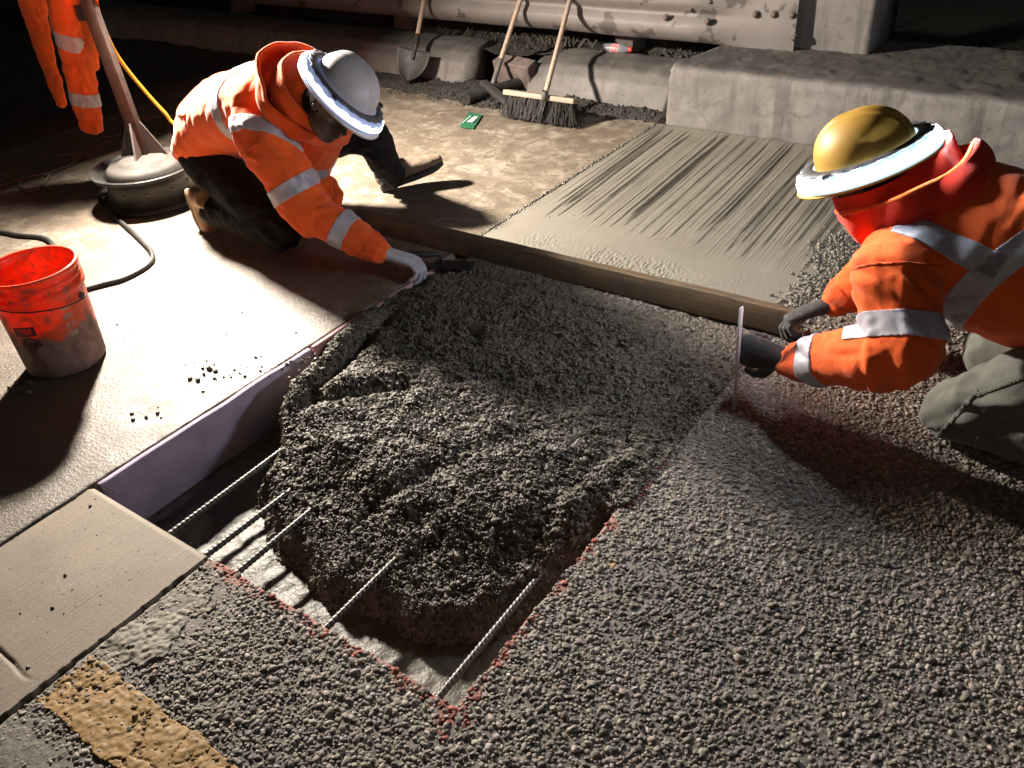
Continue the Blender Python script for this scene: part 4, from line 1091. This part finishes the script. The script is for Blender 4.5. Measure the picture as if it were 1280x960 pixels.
cable('power_cable', [gnd(160, 146, .008), gnd(190, 146, .008), gnd(225, 144, .008), gnd(300, 140, .008)], .005, M_CORD, 'straight thin cable behind the kneeling worker in the white hat')
cable('hose', [gnd(-60, 287, .012), gnd(0, 290, .012), gnd(22, 294, .012), gnd(60, 300, .012), gnd(75, 330, .012)], .011, M_RUBBER, 'black hose end at the left edge behind the bucket', 'hose')

# hanging jacket
hj = thing('hanging_jacket', 'orange work jacket with silver bands hung on the lamp post', 'jacket')
JY = 2.33
def jp(px, py, Y=JY): return at(px, py, Y)
side_c = CR - np.array([0, 0, CR[2]])
jm = remesh([tube([jp(83, -50), jp(84, -25), jp(84, 0), jp(88, 40), jp(97, 80), jp(104, 110), jp(110, 140), jp(115, 160)], [.12, .11, .092, .082, .078, .074, .066, .058], 20, True, side_c, [.5, .5, .5, .48, .5, .5, .5, .5]),
             tube([jp(42, -45, JY+.03), jp(40, -15, JY+.03), jp(44, 20, JY+.03), jp(56, 65, JY+.02), jp(68, 100, JY+.02), jp(78, 132, JY+.02)], [.09, .075, .06, .048, .04, .022], 18, True, side_c, [.5]*5+[.6]),
             tube([jp(108, -15, JY+.05), jp(110, 30, JY+.05), jp(112, 60, JY+.05), jp(114, 84, JY+.05)], [.05, .05, .043, .036], 16, True, side_c, .6),
             tube([(-4.66, 2.42, 1.06), (-4.52, 2.40, 1.13), (-4.38, 2.39, 1.16), (-4.30, 2.38, 1.12)], [.11, .13, .11, .08], 16, True, None, .7)], .0065, 3)
folds(jm, [(jp(84, -60), jp(113, 155), .09, .011, 9), (jp(38, -60, JY+.03), jp(78, 132, JY+.02), .06, .012, 11), (jp(108, -40, JY+.05), jp(114, 84, JY+.05), .05, .008, 12), ((-4.6, 2.4, 1.1), (-4.3, 2.38, 1.14), .12, .015, 9)], 40)
V, N_ = get_vn(jm); u_, v_, _ = project(V)
# ribbed cuff at the sleeve end
cuff = np.exp(-((v_-160)/7)**2)*(u_ > 88); set_v(jm, V-N_*(.004*np.exp(-((v_-151)/3)**2)*(u_ > 85))[:, None])
hjs = obj('jacket_shell', jm, M_ORANGE, hj)
def hband(pa, pb, c, w, R_):
    a, b_ = Vector(pa), Vector(pb); d = (b_-a).normalized(); c = Vector(c)
    me = shell(jm, lambda p, n: (p-c).length < R_, [(c+d*w/2, d), (c-d*w/2, -d)], .003); obj('reflective_band', me, M_BAND, hj)
hband(jp(84, 10), jp(90, 70), jp(80, 42), .075, .125); hband(jp(100, 90), jp(110, 140), jp(106, 122), .068, .10)
base_at(hj, (-4.4, 2.2, .25))

# steel bar held in the dark glove
b = MB(); p0 = Vector((-.728, 2.068, .004)); p1 = Vector(at(927, 384, 2.10))
z = (p1-p0).normalized()
oriented = None
q = Vector((CR[0], CR[1], 0)).normalized(); xq = (q-z*q.dot(z)).normalized(); yq = z.cross(xq); Rm = Matrix((xq, yq, z)).transposed()@Matrix.Rotation(math.radians(50), 3, 'Z')
b.box((p0+p1)/2, (.019, .005, (p1-p0).length), Rm)
tag(obj('steel_strip', bevel_mesh(b.mesh('steel_strip'), .001, 1), M_STEEL), 'thin bright steel strip held upright at the right end of the plank', 'steel strip')

# ================================================================== PEOPLE
def glove_parts(curl, thumb=1, spread=.06, reach=1.0):
    """hand in local axes: +X out of the wrist, palm faces -Z, thumb towards +Y*thumb; curl = bend of the three joints in degrees"""
    parts = [tube([(-.055, 0, 0), (-.02, 0, 0), (.03, 0, 0), (.075, 0, 0), (.098, 0, -.002)], [.032, .034, .043, .048, .045], 16, True, (0, 1, 0), [.85, .75, .5, .42, .38])]
    L = [(.036, .043, .026, .022), (.013, .048, .030, .024), (-.011, .045, .028, .023), (-.033, .036, .022, .020)]
    for k, (y0, l1, l2, l3) in enumerate(L):
        p = Vector((.088-.004*abs(k-1), y0*thumb, 0)); a = 0; pts = [p-Vector((.02, 0, 0)), p]; y_ = spread*(1.5-k)*.5*thumb
        for q, l in enumerate((l1, l2, l3)):
            a += math.radians(curl[q]+(k-1.5)*4); p = p+Vector((math.cos(a)*l, y_*l, -math.sin(a)*l)); pts.append(p.copy())
        parts.append(tube(pts, [.0118, .0122, .0112, .0104, .0088], 10))
    p = Vector((.012, .030*thumb, -.008)); pts = [p]
    for d, l in (((.60, .72*thumb, -.35), .042), ((.86, .30*thumb, -.42), .034), ((.93, -.05*thumb, -.36), .028)):
        p = p+Vector(d).normalized()*l; pts.append(p.copy())
    parts.append(tube(pts, [.0165, .0150, .0128, .0105], 10))
    return parts
def place(parts, wrist, dir_, palm, scale=1.0):
    x_ = Vector([float(c) for c in dir_]).normalized(); zz = -Vector([float(c) for c in palm]); zz = (zz-x_*zz.dot(x_)).normalized(); yy = zz.cross(x_)
    R = Matrix((x_, yy, zz)).transposed(); w = Vector([float(c) for c in wrist])
    return [([R@(Vector(p)*scale)+w for p in V], F) for V, F in parts]
def head_parts(c, up, fwd, s=1.0):
    u, f = Vector(up).normalized(), Vector(fwd); f = (f-u*f.dot(u)).normalized(); l = u.cross(f)
    R = Matrix((f, l, u)).transposed()
    e = lambda x, y, z, rx, ry, rz: ell(Vector(c)+R@Vector((x*s, y*s, z*s)), (rx*s, ry*s, rz*s), R, 10)
    P_ = [e(0, 0, 0, .098, .078, .105), e(.02, 0, -.06, .078, .066, .075), e(.045, 0, -.105, .045, .042, .032), e(.088, 0, -.035, .018, .013, .026), e(.102, 0, -.048, .013, .015, .012),
          e(.078, 0, .0, .018, .055, .012), e(.086, 0, -.078, .012, .024, .006), e(.083, 0, -.089, .012, .022, .007)]
    for sg in (-1, 1): P_ += [e(-.005, .078*sg, -.03, .018, .008, .03), e(.06, .042*sg, -.045, .024, .024, .022)]
    return P_, R
def hat(parent, c, up, fwd, mat, emit, s, seed, halo_mat):
    u = Vector([float(q) for q in up]).normalized(); f = Vector([float(q) for q in fwd]); f = (f-u*f.dot(u)).normalized(); l = u.cross(f)
    R = Matrix((f, l, u)).transposed().to_4x4(); Mh = Matrix.Translation(Vector([float(q) for q in c]))@R@Matrix.Diagonal((s, s, s, 1))
    prof = []
    for i in range(15):
        a = math.pi/2*i/14; prof.append((max(.0005, .122*math.sin(a)**.92), .012+.128*math.cos(a)**.9))
    prof += [(.127, .008), (.140, .003), (.158, -.004), (.172, -.013), (.177, -.019), (.1755, -.0225), (.168, -.0175), (.150, -.009), (.124, -.004), (.1195, .004)]
    for i in range(14, -1, -1):
        a = math.pi/2*i/14; prof.append((max(.0005, .1185*math.sin(a)**.92), .010+.1245*math.cos(a)**.9))
    V, F = lathe(prof, 96, 1.08, .96)
    W_ = []
    for p in V:
        r_ = math.hypot(p.x, p.y)
        if p.z > .015:
            k = min(1, (p.z-.015)/.03)*min(1, max(0, (r_*1.0+.02)/.05))
            top = math.exp(-(p.y/.0125)**2)*.006-.0035*(math.exp(-((abs(p.y)-.021)/.006)**2))+.003*math.exp(-((abs(p.y)-.036)/.009)**2)
            q = Vector((p.x, p.y, p.z)).normalized(); p = p+q*top*k
        else:
            pf = max(0, p.x/.19); p = p+Vector((.012*pf*min(1, r_/.15) if r_ > .13 else 0, 0, -.006*pf*pf if r_ > .13 else 0))
        W_.append(p)
    h = obj('helmet', mesh_np('helmet', W_, F), mat, parent); h.matrix_local = Mh
    hp2 = [(.1285, .010), (.1345, .0065), (.160, -.002), (.171, -.010), (.1785, -.014), (.1795, -.006), (.176, .006), (.1715, .017), (.164, .024), (.140, .030), (.130, .028)]
    V, F = lathe(hp2, 96, 1.08, .97, None, True)
    W_ = []
    for i, p in enumerate(V):
        a = math.atan2(p.y, p.x); W_.append(p*(1+.0)+Vector((0, 0, .0012*math.cos(a*36)*(1 if p.z > .012 else 0))))
    hl = obj('halo_light', mesh_np('halo_light', W_, F), halo_mat[0], h)
    V, F = lathe([(.1790, -.0035), (.1808, -.0015), (.1782, .0075), (.1750, .0135), (.1728, .0128), (.1745, .005)], 144, 1.08, .97, None, True)
    W_ = [p+Vector((0, 0, .0035*(1 if int(math.degrees(math.atan2(p.y/.97, p.x/1.08))/9+99) % 2 else -.2) if p.z > .009 else 0)) for p in V]
    obj('led_strip', mesh_np('led_strip', W_, F), halo_mat[1], h)
    # shell of the halo on top (grey carrier with notches) and clip tabs
    V, F = lathe([(.1295, .0295), (.139, .0315), (.1575, .0275), (.1575, .0305), (.139, .0345), (.1295, .0325)], 96, 1.08, .97, None, True)
    W_ = [p*(1+(.035*(1 if (i % 4) < 2 else 0) if math.hypot(p.x/1.08, p.y/.97) > .15 else 0)) for i, p in enumerate(V)]
    W_ = [Vector((p.x, p.y, q.z)) for p, q in zip(W_, V)]
    obj('halo_carrier', mesh_np('halo_carrier', W_, F), M_HATGREY, h)
    b = MB(); b.box((-.165, 0, .018), (.03, .05, .026)); obj('halo_switch', bevel_mesh(b.mesh('halo_switch'), .005), M_HATGREY, h)
    for sg in (-1, 1):
        b = MB(); b.box((.07, .150*sg, .030), (.022, .014, .012)); obj('clip', bevel_mesh(b.mesh('clip'), .003), M_BLACKPL, h)
    return h
def boot(parent, heel, toe, up, mat, solemat, s=1.0, lift=0):
    heel, toe = Vector([float(q) for q in heel]), Vector([float(q) for q in toe]); x_ = (toe-heel).normalized(); L = (toe-heel).length
    u = Vector([float(q) for q in up]); u = (u-x_*u.dot(x_)).normalized(); y_ = u.cross(x_); R = Matrix((x_, y_, u)).transposed()
    k = L/.30
    T = lambda V: [heel+R@(Vector(p)*k) for p in V]
    b = []
    V, F = tube([(.03, 0, .062), (.08, 0, .064), (.14, 0, .060), (.20, 0, .048), (.25, 0, .042), (.278, 0, .040)], [.036, .040, .046, .049, .046, .036], 18, True, (0, 1, 0), [1.25, 1.2, .95, .72, .68, .68]); b.append((T(V), F))
    V, F = tube([(.055, 0, .06), (.060, 0, .10), (.055, 0, .15), (.050, 0, .19)], [.040, .043, .048, .054], 18, False, (0, 1, 0), [1.15, 1.1, 1.05, 1]); F += [tuple(range(17, -1, -1)), tuple(range(54, 72))]; b.append((T(V), F))
    me = remesh(b, .006, 4)
    V, N_ = get_vn(me); set_v(me, V+N_*(.002*fbm(V[:, 0]*30, V[:, 1]*30, V[:, 2]*30, 3, 5))[:, None])
    bo_ = obj('boot', me, mat, parent)
    ol = []
    for i in range(40):
        a = 2*math.pi*i/40; cx = .15+.150*math.cos(a); w = .040+.012*math.cos(a-.3)+(.0 if cx < .14 else .004)
        ol.append((cx, w*1.08*math.copysign(abs(math.sin(a))**.7, math.sin(a))))
    V = [(px_, py_, 0.0+(.014*max(0, (px_-.22)/.08)**2)) for px_, py_ in ol]+[(px_, py_, .024+(.014*max(0, (px_-.22)/.08)**2)) for px_, py_ in ol]
    F = [tuple(range(39, -1, -1)), tuple(range(40, 80))]+[(i, (i+1) % 40, 40+(i+1) % 40, 40+i) for i in range(40)]
    q = MB().add(T(V), F); me = bevel_mesh(q.mesh('sole'), .003, 1, 50); obj('sole', me, solemat, bo_)
    lp = []
    for i in range(5):
        zc = .085+.022*i; xc = .118-.012*i
        V, F = tube([(xc, -.026, zc), (xc+.012, 0, zc+.010), (xc, .026, zc)], .0032, 6); lp.append((T(V), F))
    q = MB()
    for V, F in lp: q.add(V, F)
    obj('laces', q.mesh('laces', True), simple('boot_lace', (.16, .12, .08), None, .8) if 'boot_lace' not in bpy.data.materials else bpy.data.materials['boot_lace'], bo_)
    return bo_
def collar(neck, up, r0, r1, h, tilt, n=40, lip=.014, back=None):
    """open hood fabric: rises from the neck, flares, folds over into a soft rim"""
    u = Vector([float(q) for q in up]).normalized(); t = Vector([float(q) for q in tilt]); f = (t-u*t.dot(u)).normalized(); l = u.cross(f); c = Vector([float(q) for q in neck])
    V = []; F = []; rows = 12
    for i in range(rows):
        s_ = i/(rows-1)
        for j in range(n):
            a = 2*math.pi*j/n; bk_ = (1-math.cos(a))/2      # 0 at front, 1 at back
            r_ = r0+(r1-r0)*s_**.8*(.45+.55*bk_)+.010*math.sin(3*a+2)*s_+.02*math.sin(s_*3.14)
            z_ = h*s_*(.85+.15*bk_)-.45*h*max(0, s_-.72)/.28*bk_*.6
            r_ += .010*max(0, s_-.72)/.28
            V.append(c+(f*math.cos(a)*1.08+l*math.sin(a)*.95)*r_+u*z_)
    for i in range(rows-1):
        for j in range(n): F.append((i*n+j, i*n+(j+1) % n, (i+1)*n+(j+1) % n, (i+1)*n+j))
    return V, F
def person(label): return thing('person', label, 'person', 'kneeling workers')
def npv(*a): return np.array(a, float)

def build_worker(label, J, hatc, hup, hfwd, hatmat, emit, hs, halo_mat, trouser_mat, seed):
    root = person(label)
    pel, mid, che, nk = [npv(*J[k]) for k in ('pelvis', 'waist', 'chest', 'neck')]
    spine = spline([pel, mid, che, nk], 5)
    lat = npv(*J['lat'])
    # jacket ------------------------------------------------------
    k = len(spine); tt = np.linspace(0, 1, k)
    rad = np.interp(tt, [0, .2, .45, .72, .9, 1], J.get('torso_r', [.200, .215, .215, .222, .165, .12]))
    asp = np.interp(tt, [0, .3, .7, 1], J.get('torso_a', [.80, .78, .74, .9]))
    parts = [tube(spine, rad, 28, True, lat, asp)]
    arms = []
    segs = [(pel, mid, .2, .018, 8), (mid, che, .2, .014, 7), (che, nk, .2, .008, 8)]
    for sd_ in ('R', 'L'):
        sh_, el, wr = npv(*J['sh'+sd_]), npv(*J['el'+sd_]), npv(*J['wr'+sd_])
        chest_in = che+(sh_-che)*.25
        pts = spline([chest_in, sh_, sh_+(el-sh_)*.5, el, el+(wr-el)*.5, wr], 4); m_ = len(pts)
        rr2 = np.interp(np.linspace(0, 1, m_), [0, .2, .4, .6, .8, .93, 1], J.get('arm_r', [.13, .118, .102, .094, .080, .066, .050]))
        parts.append(tube(pts, rr2, 18))
        segs += [(sh_, el, .09, .015, 9), (el, wr, .075, .013, 11)]
        arms += [(sh_+(el-sh_)*.15, el, .10), (el, wr, .08)]
    jk = remesh(parts, .006, 7); folds(jk, segs, seed)
    jo = obj('jacket', jk, M_ORANGE, root)
    def sd3(p, a, b_):
        ab = b_-a; t = max(0, min(1, float((p-a)@ab/(ab@ab)))); return np.linalg.norm(p-a-ab*t)
    def is_arm(p):
        p = np.array(p); da = min(sd3(p, a, b_)/r_ for a, b_, r_ in arms)
        return da < min(sd3(p, a, b_) for a, b_ in ((pel, mid), (mid, che), (che, nk)))/.21
    # bands
    def ring(a, b_, t, w, R_, arm=True, off=.0035):
        a, b_ = Vector(a), Vector(b_); d = (b_-a).normalized(); c = a+(b_-a)*t
        kf_ = lambda p, n: ((p-c)-d*d.dot(p-c)).length < R_ and abs(d.dot(p-c)) < w and (arm is None or is_arm(p) == arm)
        return obj('reflective_band', shell(jk, kf_, [(c+d*w/2, d), (c-d*w/2, -d)], off), M_BAND, jo)
    for args in J['rings']: ring(*args)
    for a_, b_ in (('elR', 'wrR'), ('elL', 'wrL')):
        q = ring(tuple(J['sh'+a_[2:]]), tuple(J[a_]), .10, .006, .16, True, .0016); q.name = 'seam'; q.data.materials.clear(); q.data.materials.append(M_RIB)
        o = ring(tuple(J[a_]), tuple(J[b_]), .93, .05, .09, True, .0025); o.name = 'cuff';  o.data.materials.clear(); o.data.materials.append(M_RIB)
    for (A_, B_, w, nf) in J['straps']:
        A_, B_, nf = npv(*A_), npv(*B_), npv(*nf); dd = (B_-A_)/np.linalg.norm(B_-A_); c = (A_+B_)/2; nrm = np.cross(dd, nf); lo_, hi_, facing = (A_, -dd), (B_, dd), nf
        c = Vector([float(q) for q in c]); nrm = Vector([float(q) for q in nrm]).normalized(); lo_, hi_ = [(Vector([float(q) for q in p_]), Vector([float(q) for q in n_]).normalized()) for p_, n_ in (lo_, hi_)]
        fc_ = Vector([float(q) for q in facing]); Lh = (lo_[0]-hi_[0]).length
        obj('reflective_band', shell(jk, lambda p, n: abs((p-c).dot(nrm)) < w*2 and n.dot(fc_) > -.15 and not is_arm(p) and (p-c).length < J.get('strap_R', .34), [(c+nrm*w/2, nrm), (c-nrm*w/2, -nrm), lo_, hi_], .0042), M_BAND, jo)
    # hood
    for q_, hd in enumerate(J['hood']):
        V, F = collar(*hd); hm = mesh_np('hood', V, F)
        Vh, Nh = get_vn(hm); fr_ = 7+3*q_
        set_v(hm, Vh+Nh*((.016+.010*q_)*vn(Vh[:, 0]*fr_, Vh[:, 1]*fr_, Vh[:, 2]*fr_, seed+3)+.012*(1-2*np.abs(vn(Vh[:, 0]*15, Vh[:, 1]*17, Vh[:, 2]*9, seed+4))))[:, None])
        V = [Vector(p) for p in get_vn(hm)[0]]
        ho = obj('hood' if q_ else 'collar', hm, M_HOODLINE if J.get('hood_lining') else M_ORANGE, jo)
        md = ho.modifiers.new('sub', 'SUBSURF'); md.levels = md.render_levels = 2; md = ho.modifiers.new('sol', 'SOLIDIFY'); md.thickness = .012; md.offset = 0
    n_ = 40; rim = [V[11*n_+j] for j in range(n_)]+[V[11*n_]]
    Vr, Fr = tube([tuple(p) for p in rim], .0075, 8, False); obj('hood_hem', mesh_np('hood_hem', Vr, Fr), M_ORANGE, jo)
    # trousers ----------------------------------------------------
    parts = [ell(pel+npv(*J.get('hip_off', (0, 0, -.02))), (.175, .18, .15))]; segs = [(pel, pel+lat*.1, .17, .006, 8)]
    for sd_ in ('R', 'L'):
        hp_, kn, an = npv(*J['hip'+sd_]), npv(*J['kn'+sd_]), npv(*J['an'+sd_])
        parts.append(tube(spline([hp_, hp_+(kn-hp_)*.5, kn], 5), np.interp(np.linspace(0, 1, 11), [0, .5, 1], [.118, .104, .086]), 18))
        parts.append(tube(spline([kn, kn+(an-kn)*.5, an], 5), np.interp(np.linspace(0, 1, 11), [0, .4, 1], [.084, .080, .066]), 18))
        segs += [(hp_, kn, .1, .015, 10), (kn, an, .08, .014, 12)]
    tr = remesh(parts, .008, 5); folds(tr, segs, seed+50)
    Vt, _ = get_vn(tr); Vt[:, 2] = np.maximum(Vt[:, 2], .006+.004*fbm(Vt[:, 0]*14, Vt[:, 1]*14, None, 2, 3)); set_v(tr, Vt)
    to = obj('trousers', tr, trouser_mat, root)
    for (A_, B_, w, nf) in J.get('tseams', []):
        A_, B_, nf = npv(*A_), npv(*B_), npv(*nf); dd = (B_-A_)/np.linalg.norm(B_-A_); c = (A_+B_)/2; nrm = np.cross(dd, nf); nrm /= np.linalg.norm(nrm)
        A_, B_, nf, dd, c, nrm = [Vector([float(q) for q in z_]) for z_ in (A_, B_, nf, dd, c, nrm)]
        obj('seam', shell(tr, lambda p, n: abs((p-c).dot(nrm)) < w*4 and n.dot(nf) > .1 and (p-c).length < .3, [(c+nrm*w/2, nrm), (c-nrm*w/2, -nrm), (A_, -dd), (B_, dd)], .0022), trouser_mat, to)
    # gloves ------------------------------------------------------
    for sd_, gm_ in (('R', J['gloveR']), ('L', J['gloveL'])):
        mat_, dir_, palm, curl, th = gm_
        wr = npv(*J['wr'+sd_]); d = npv(*dir_); d /= np.linalg.norm(d)
        pp = place(glove_parts(curl, th), wr+d*.055, d, palm, 1.08); gme = remesh(pp, .0038, 3)
        obj('glove', gme, mat_, root)
    # body: one continuous skin mesh -------------------------------
    hc = Vector([float(q) for q in hatc])-Vector([float(q) for q in hup]).normalized()*.045*hs
    hpts, R = head_parts(hc, hup, hfwd, 1.05)
    parts = hpts+[tube(spine[:-1]+[nk, np.array(hc)-np.array(Vector(hup).normalized())*.06], [.13]*(k-1)+[.062, .060], 16, True, lat, [.8]*(k-1)+[1, 1])]
    for sd_ in ('R', 'L'):
        sh_, el, wr = npv(*J['sh'+sd_]), npv(*J['el'+sd_]), npv(*J['wr'+sd_])
        parts.append(tube([che+(sh_-che)*.4, sh_, el, wr], [.06, .055, .042, .028], 12))
        gd = J['glove'+sd_]; d = npv(*gd[1]); d /= np.linalg.norm(d); parts += place(glove_parts(gd[3], gd[4]), wr+d*.055, d, gd[2], .96)
        hp_, kn, an = npv(*J['hip'+sd_]), npv(*J['kn'+sd_]), npv(*J['an'+sd_])
        parts.append(tube([pel, hp_, kn, an], [.1, .085, .06, .042], 12))
    obj('body', remesh(parts, .0065, 3), J.get('skin', M_SKIN), root)
    e_ = lambda x, y, z, rx, ry, rz: ell(hc+R@Vector((x, y, z)), (rx, ry, rz), R, 10)
    hr = remesh([e_(-.022, 0, .008, .092, .088, .100), e_(-.045, 0, -.055, .066, .074, .060), e_(-.01, .074, -.025, .03, .016, .045), e_(-.01, -.074, -.025, .03, .016, .045)], .007, 3)
    Vr, Nr = get_vn(hr); set_v(hr, Vr+Nr*(.003*fbm(Vr[:, 0]*90, Vr[:, 1]*90, Vr[:, 2]*40, 3, 7))[:, None]); obj('hair', hr, M_HAIR, root)
    for sg in (-1, 1):
        p = hc+R@Vector((.080, .033*sg, -.022))*1.05; V, F = ell(p, (.012, .013, .011), R, 8); obj('eye', mesh_np('eye', V, F), simple('eye_dark', (.03, .025, .02), None, .2, bump=0) if 'eye_dark' not in bpy.data.materials else bpy.data.materials['eye_dark'], root)
    hat(root, hatc, hup, hfwd, hatmat, emit, hs, seed, halo_mat)
    return root, jk, jo
def done(root, p): base_at(root, p)

# ---- worker in the white hat, left
M_HALO1 = [m_emit('halo_body_soft', (.50, .60, .95), .28), m_emit('halo_led_soft', (.78, .86, 1.), HALO1)]; M_HALO2 = [m_emit('halo_body_bright', (.50, .70, 1.), 1.3), m_emit('halo_led_bright', (.80, .90, 1.), HALO2)]
J = dict(skin=M_SKIN2, pelvis=(-3.40, 2.34, .40), waist=(-3.22, 2.33, .52), chest=(-2.87, 2.29, .63), neck=(-2.60, 2.265, .71), lat=(.06, -1, .06),
         shR=(-2.76, 2.12, .57), elR=at(386, 262, 2.13), wrR=at(474, 314, 2.20), shL=(-2.70, 2.45, .60), elL=at(381, 222, 2.50), wrL=at(416, 246, 2.56),
         hipR=(-3.38, 2.25, .34), knR=at(352, 288, 2.16), anR=at(268, 262, 2.18), hipL=(-3.36, 2.50, .36), knL=at(462, 168, 2.74), anL=at(489, 218, 2.92),
         hood=[((-2.655, 2.272, .672), (.82, .02, .53), .122, .128, .135, (.5, .0, -.75)), ((-2.70, 2.275, .655), (.78, .02, .60), .150, .185, .10, (.5, .0, -.75))],
         gloveR=(M_GLOVEW, (.80, .42, -.30), (.1, -.1, -1), (38, 45, 30), 1), gloveL=(M_GLOVEB, (-.1, -.35, -.75), (.2, -1, -.1), (30, 40, 30), -1))
ex_ = npv(*J['elR']); wx_ = npv(*J['wrR']); sx_ = npv(*J['shR'])
spd = npv(.9, -.06, .33); spd /= np.linalg.norm(spd)
J['rings'] = [(J['shR'], tuple(ex_), .70, .062, .125), (tuple(ex_), tuple(wx_), .52, .060, .11), ((-3.22, 2.33, .52), (-2.87, 2.29, .63), .80, .062, .30, False), (J['shL'], J['elL'], .7, .06, .12)]
J['straps'] = [(at(312, 176, 2.12), at(396, 158, 2.14), .058, (0, -.7, .7))]
w1, jk1, jo1 = build_worker('kneeling worker in orange hoodie, white lit hard hat and black trousers', J, tuple(at(428, 116, 2.235)), (.623, .393, .679), (.74, -.1, -.62), M_HATW, HALO1, 1.0, M_HALO1, M_BLACKCLOTH, 3)
boot(w1, at(232, 236, 2.17), at(262, 296, 2.20)+npv(0.02, 0, -.005), (.90, -.05, .35) if False else (.45, -.1, .25), M_LEATHER, M_SOLE)
boot(w1, gnd(477, 240, .004), at(556, 208, 3.16), (-.1, .1, 1), M_LEATHER2, M_SOLEB)
# hood strings
V, F = tube(spline([at(398, 168, 2.2), at(408, 200, 2.22), at(413, 225, 2.23), at(416, 245, 2.23)], 5), .003, 6); obj('hood_string', mesh_np('hood_string', V, F), M_ORANGE, jo1)
done(w1, (-3.1, 2.3, 0))
# trowel under his glove
tw = thing('hand_trowel', 'dark hand trowel in the white glove at the plank end', 'trowel')
b = MB(); b.box((-2.09, 2.40, .028), (.17, .075, .004), Matrix.Rotation(.35, 3, 'Z')); obj('trowel_blade', b.mesh('trowel_blade'), M_STEELDK, tw)
V, F = tube([(-2.13, 2.385, .034), (-2.14, 2.38, .075), (-2.19, 2.33, .085), (-2.24, 2.30, .085)], [.006, .008, .014, .013], 10); obj('trowel_handle', mesh_np('trowel_handle', V, F), M_RUBBER, tw)
base_at(tw, (-2.12, 2.38, .02))

# ---- worker in the yellow hat, right
J = dict(pelvis=(.16, 2.42, .43), waist=(0.0, 2.42, .475), chest=(-.22, 2.40, .535), neck=(-.40, 2.39, .63), lat=(.05, -1, .05), torso_a=[1.0, .98, .94, 1.0],
         torso_r=[.205, .215, .222, .225, .185, .145],
         shL=at(1128, 332, 2.20), elL=at(1122, 440, 2.06), wrL=at(994, 453, 2.11), shR=(-.36, 2.60, .53), elR=(-.50, 2.70, .27), wrR=at(1046, 377, 2.62),
         hipL=(.16, 2.30, .36), knL=(-.155, 2.255, .092), anL=(.30, 2.22, .10), hipR=(.18, 2.55, .36), knR=(-.12, 2.62, .10), anR=(.34, 2.60, .09),
         hood=[((-.385, 2.385, .595), (-.62, -.03, .77), .130, .132, .185, (-.7, 0, -.6)), ((-.365, 2.385, .60), (-.60, -.03, .79), .155, .160, .140, (-.7, 0, -.6))], hood_lining=True,
         gloveL=(M_GLOVEB, (-1, .05, -.05), (.15, .9, -.3), (60, 70, 45), 1), gloveR=(M_GLOVEB, (-.75, -.45, -.35), (.3, -.2, -1), (35, 55, 40), -1))
ex_ = npv(*J['elL']); wx_ = npv(*J['wrL']); sx_ = npv(*J['shL'])
spd = npv(-.85, -.05, .25); spd /= np.linalg.norm(spd)
J['rings'] = [(tuple(sx_), tuple(ex_), .74, .066, .135), (tuple(ex_), tuple(wx_), .78, .055, .10), (J['shR'], J['elR'], .7, .06, .12)]
J['tseams'] = [(at(1164, 556, 2.19), at(1215, 496, 2.17), .011, (0, -.85, .5)), (at(1215, 496, 2.17), at(1300, 464, 2.17), .011, (0, -.85, .5))]
J['straps'] = [(at(1122, 282, 2.22), at(1250, 338, 2.20), .062, (-.15, -.72, .68)), (at(1160, 420, 2.21), at(1300, 292, 2.24), .066, (-.1, -.8, .55))]
w2, jk2, jo2 = build_worker('kneeling worker in orange hoodie with yellow hard hat and glowing white light ring', J, tuple(at(1084, 200, 2.34)), (-.44, -.05, .90), (-.9, -.1, -.44), M_HATY, HALO2, .98, M_HALO2, M_JEANS, 11)
boot(w2, (.42, 2.22, .22), (.52, 2.22, .02), (-.8, 0, .2), M_LEATHER, M_SOLE)
boot(w2, (.44, 2.60, .22), (.54, 2.60, .02), (-.8, 0, .2), M_LEATHER, M_SOLE)
done(w2, (0, 2.4, 0))
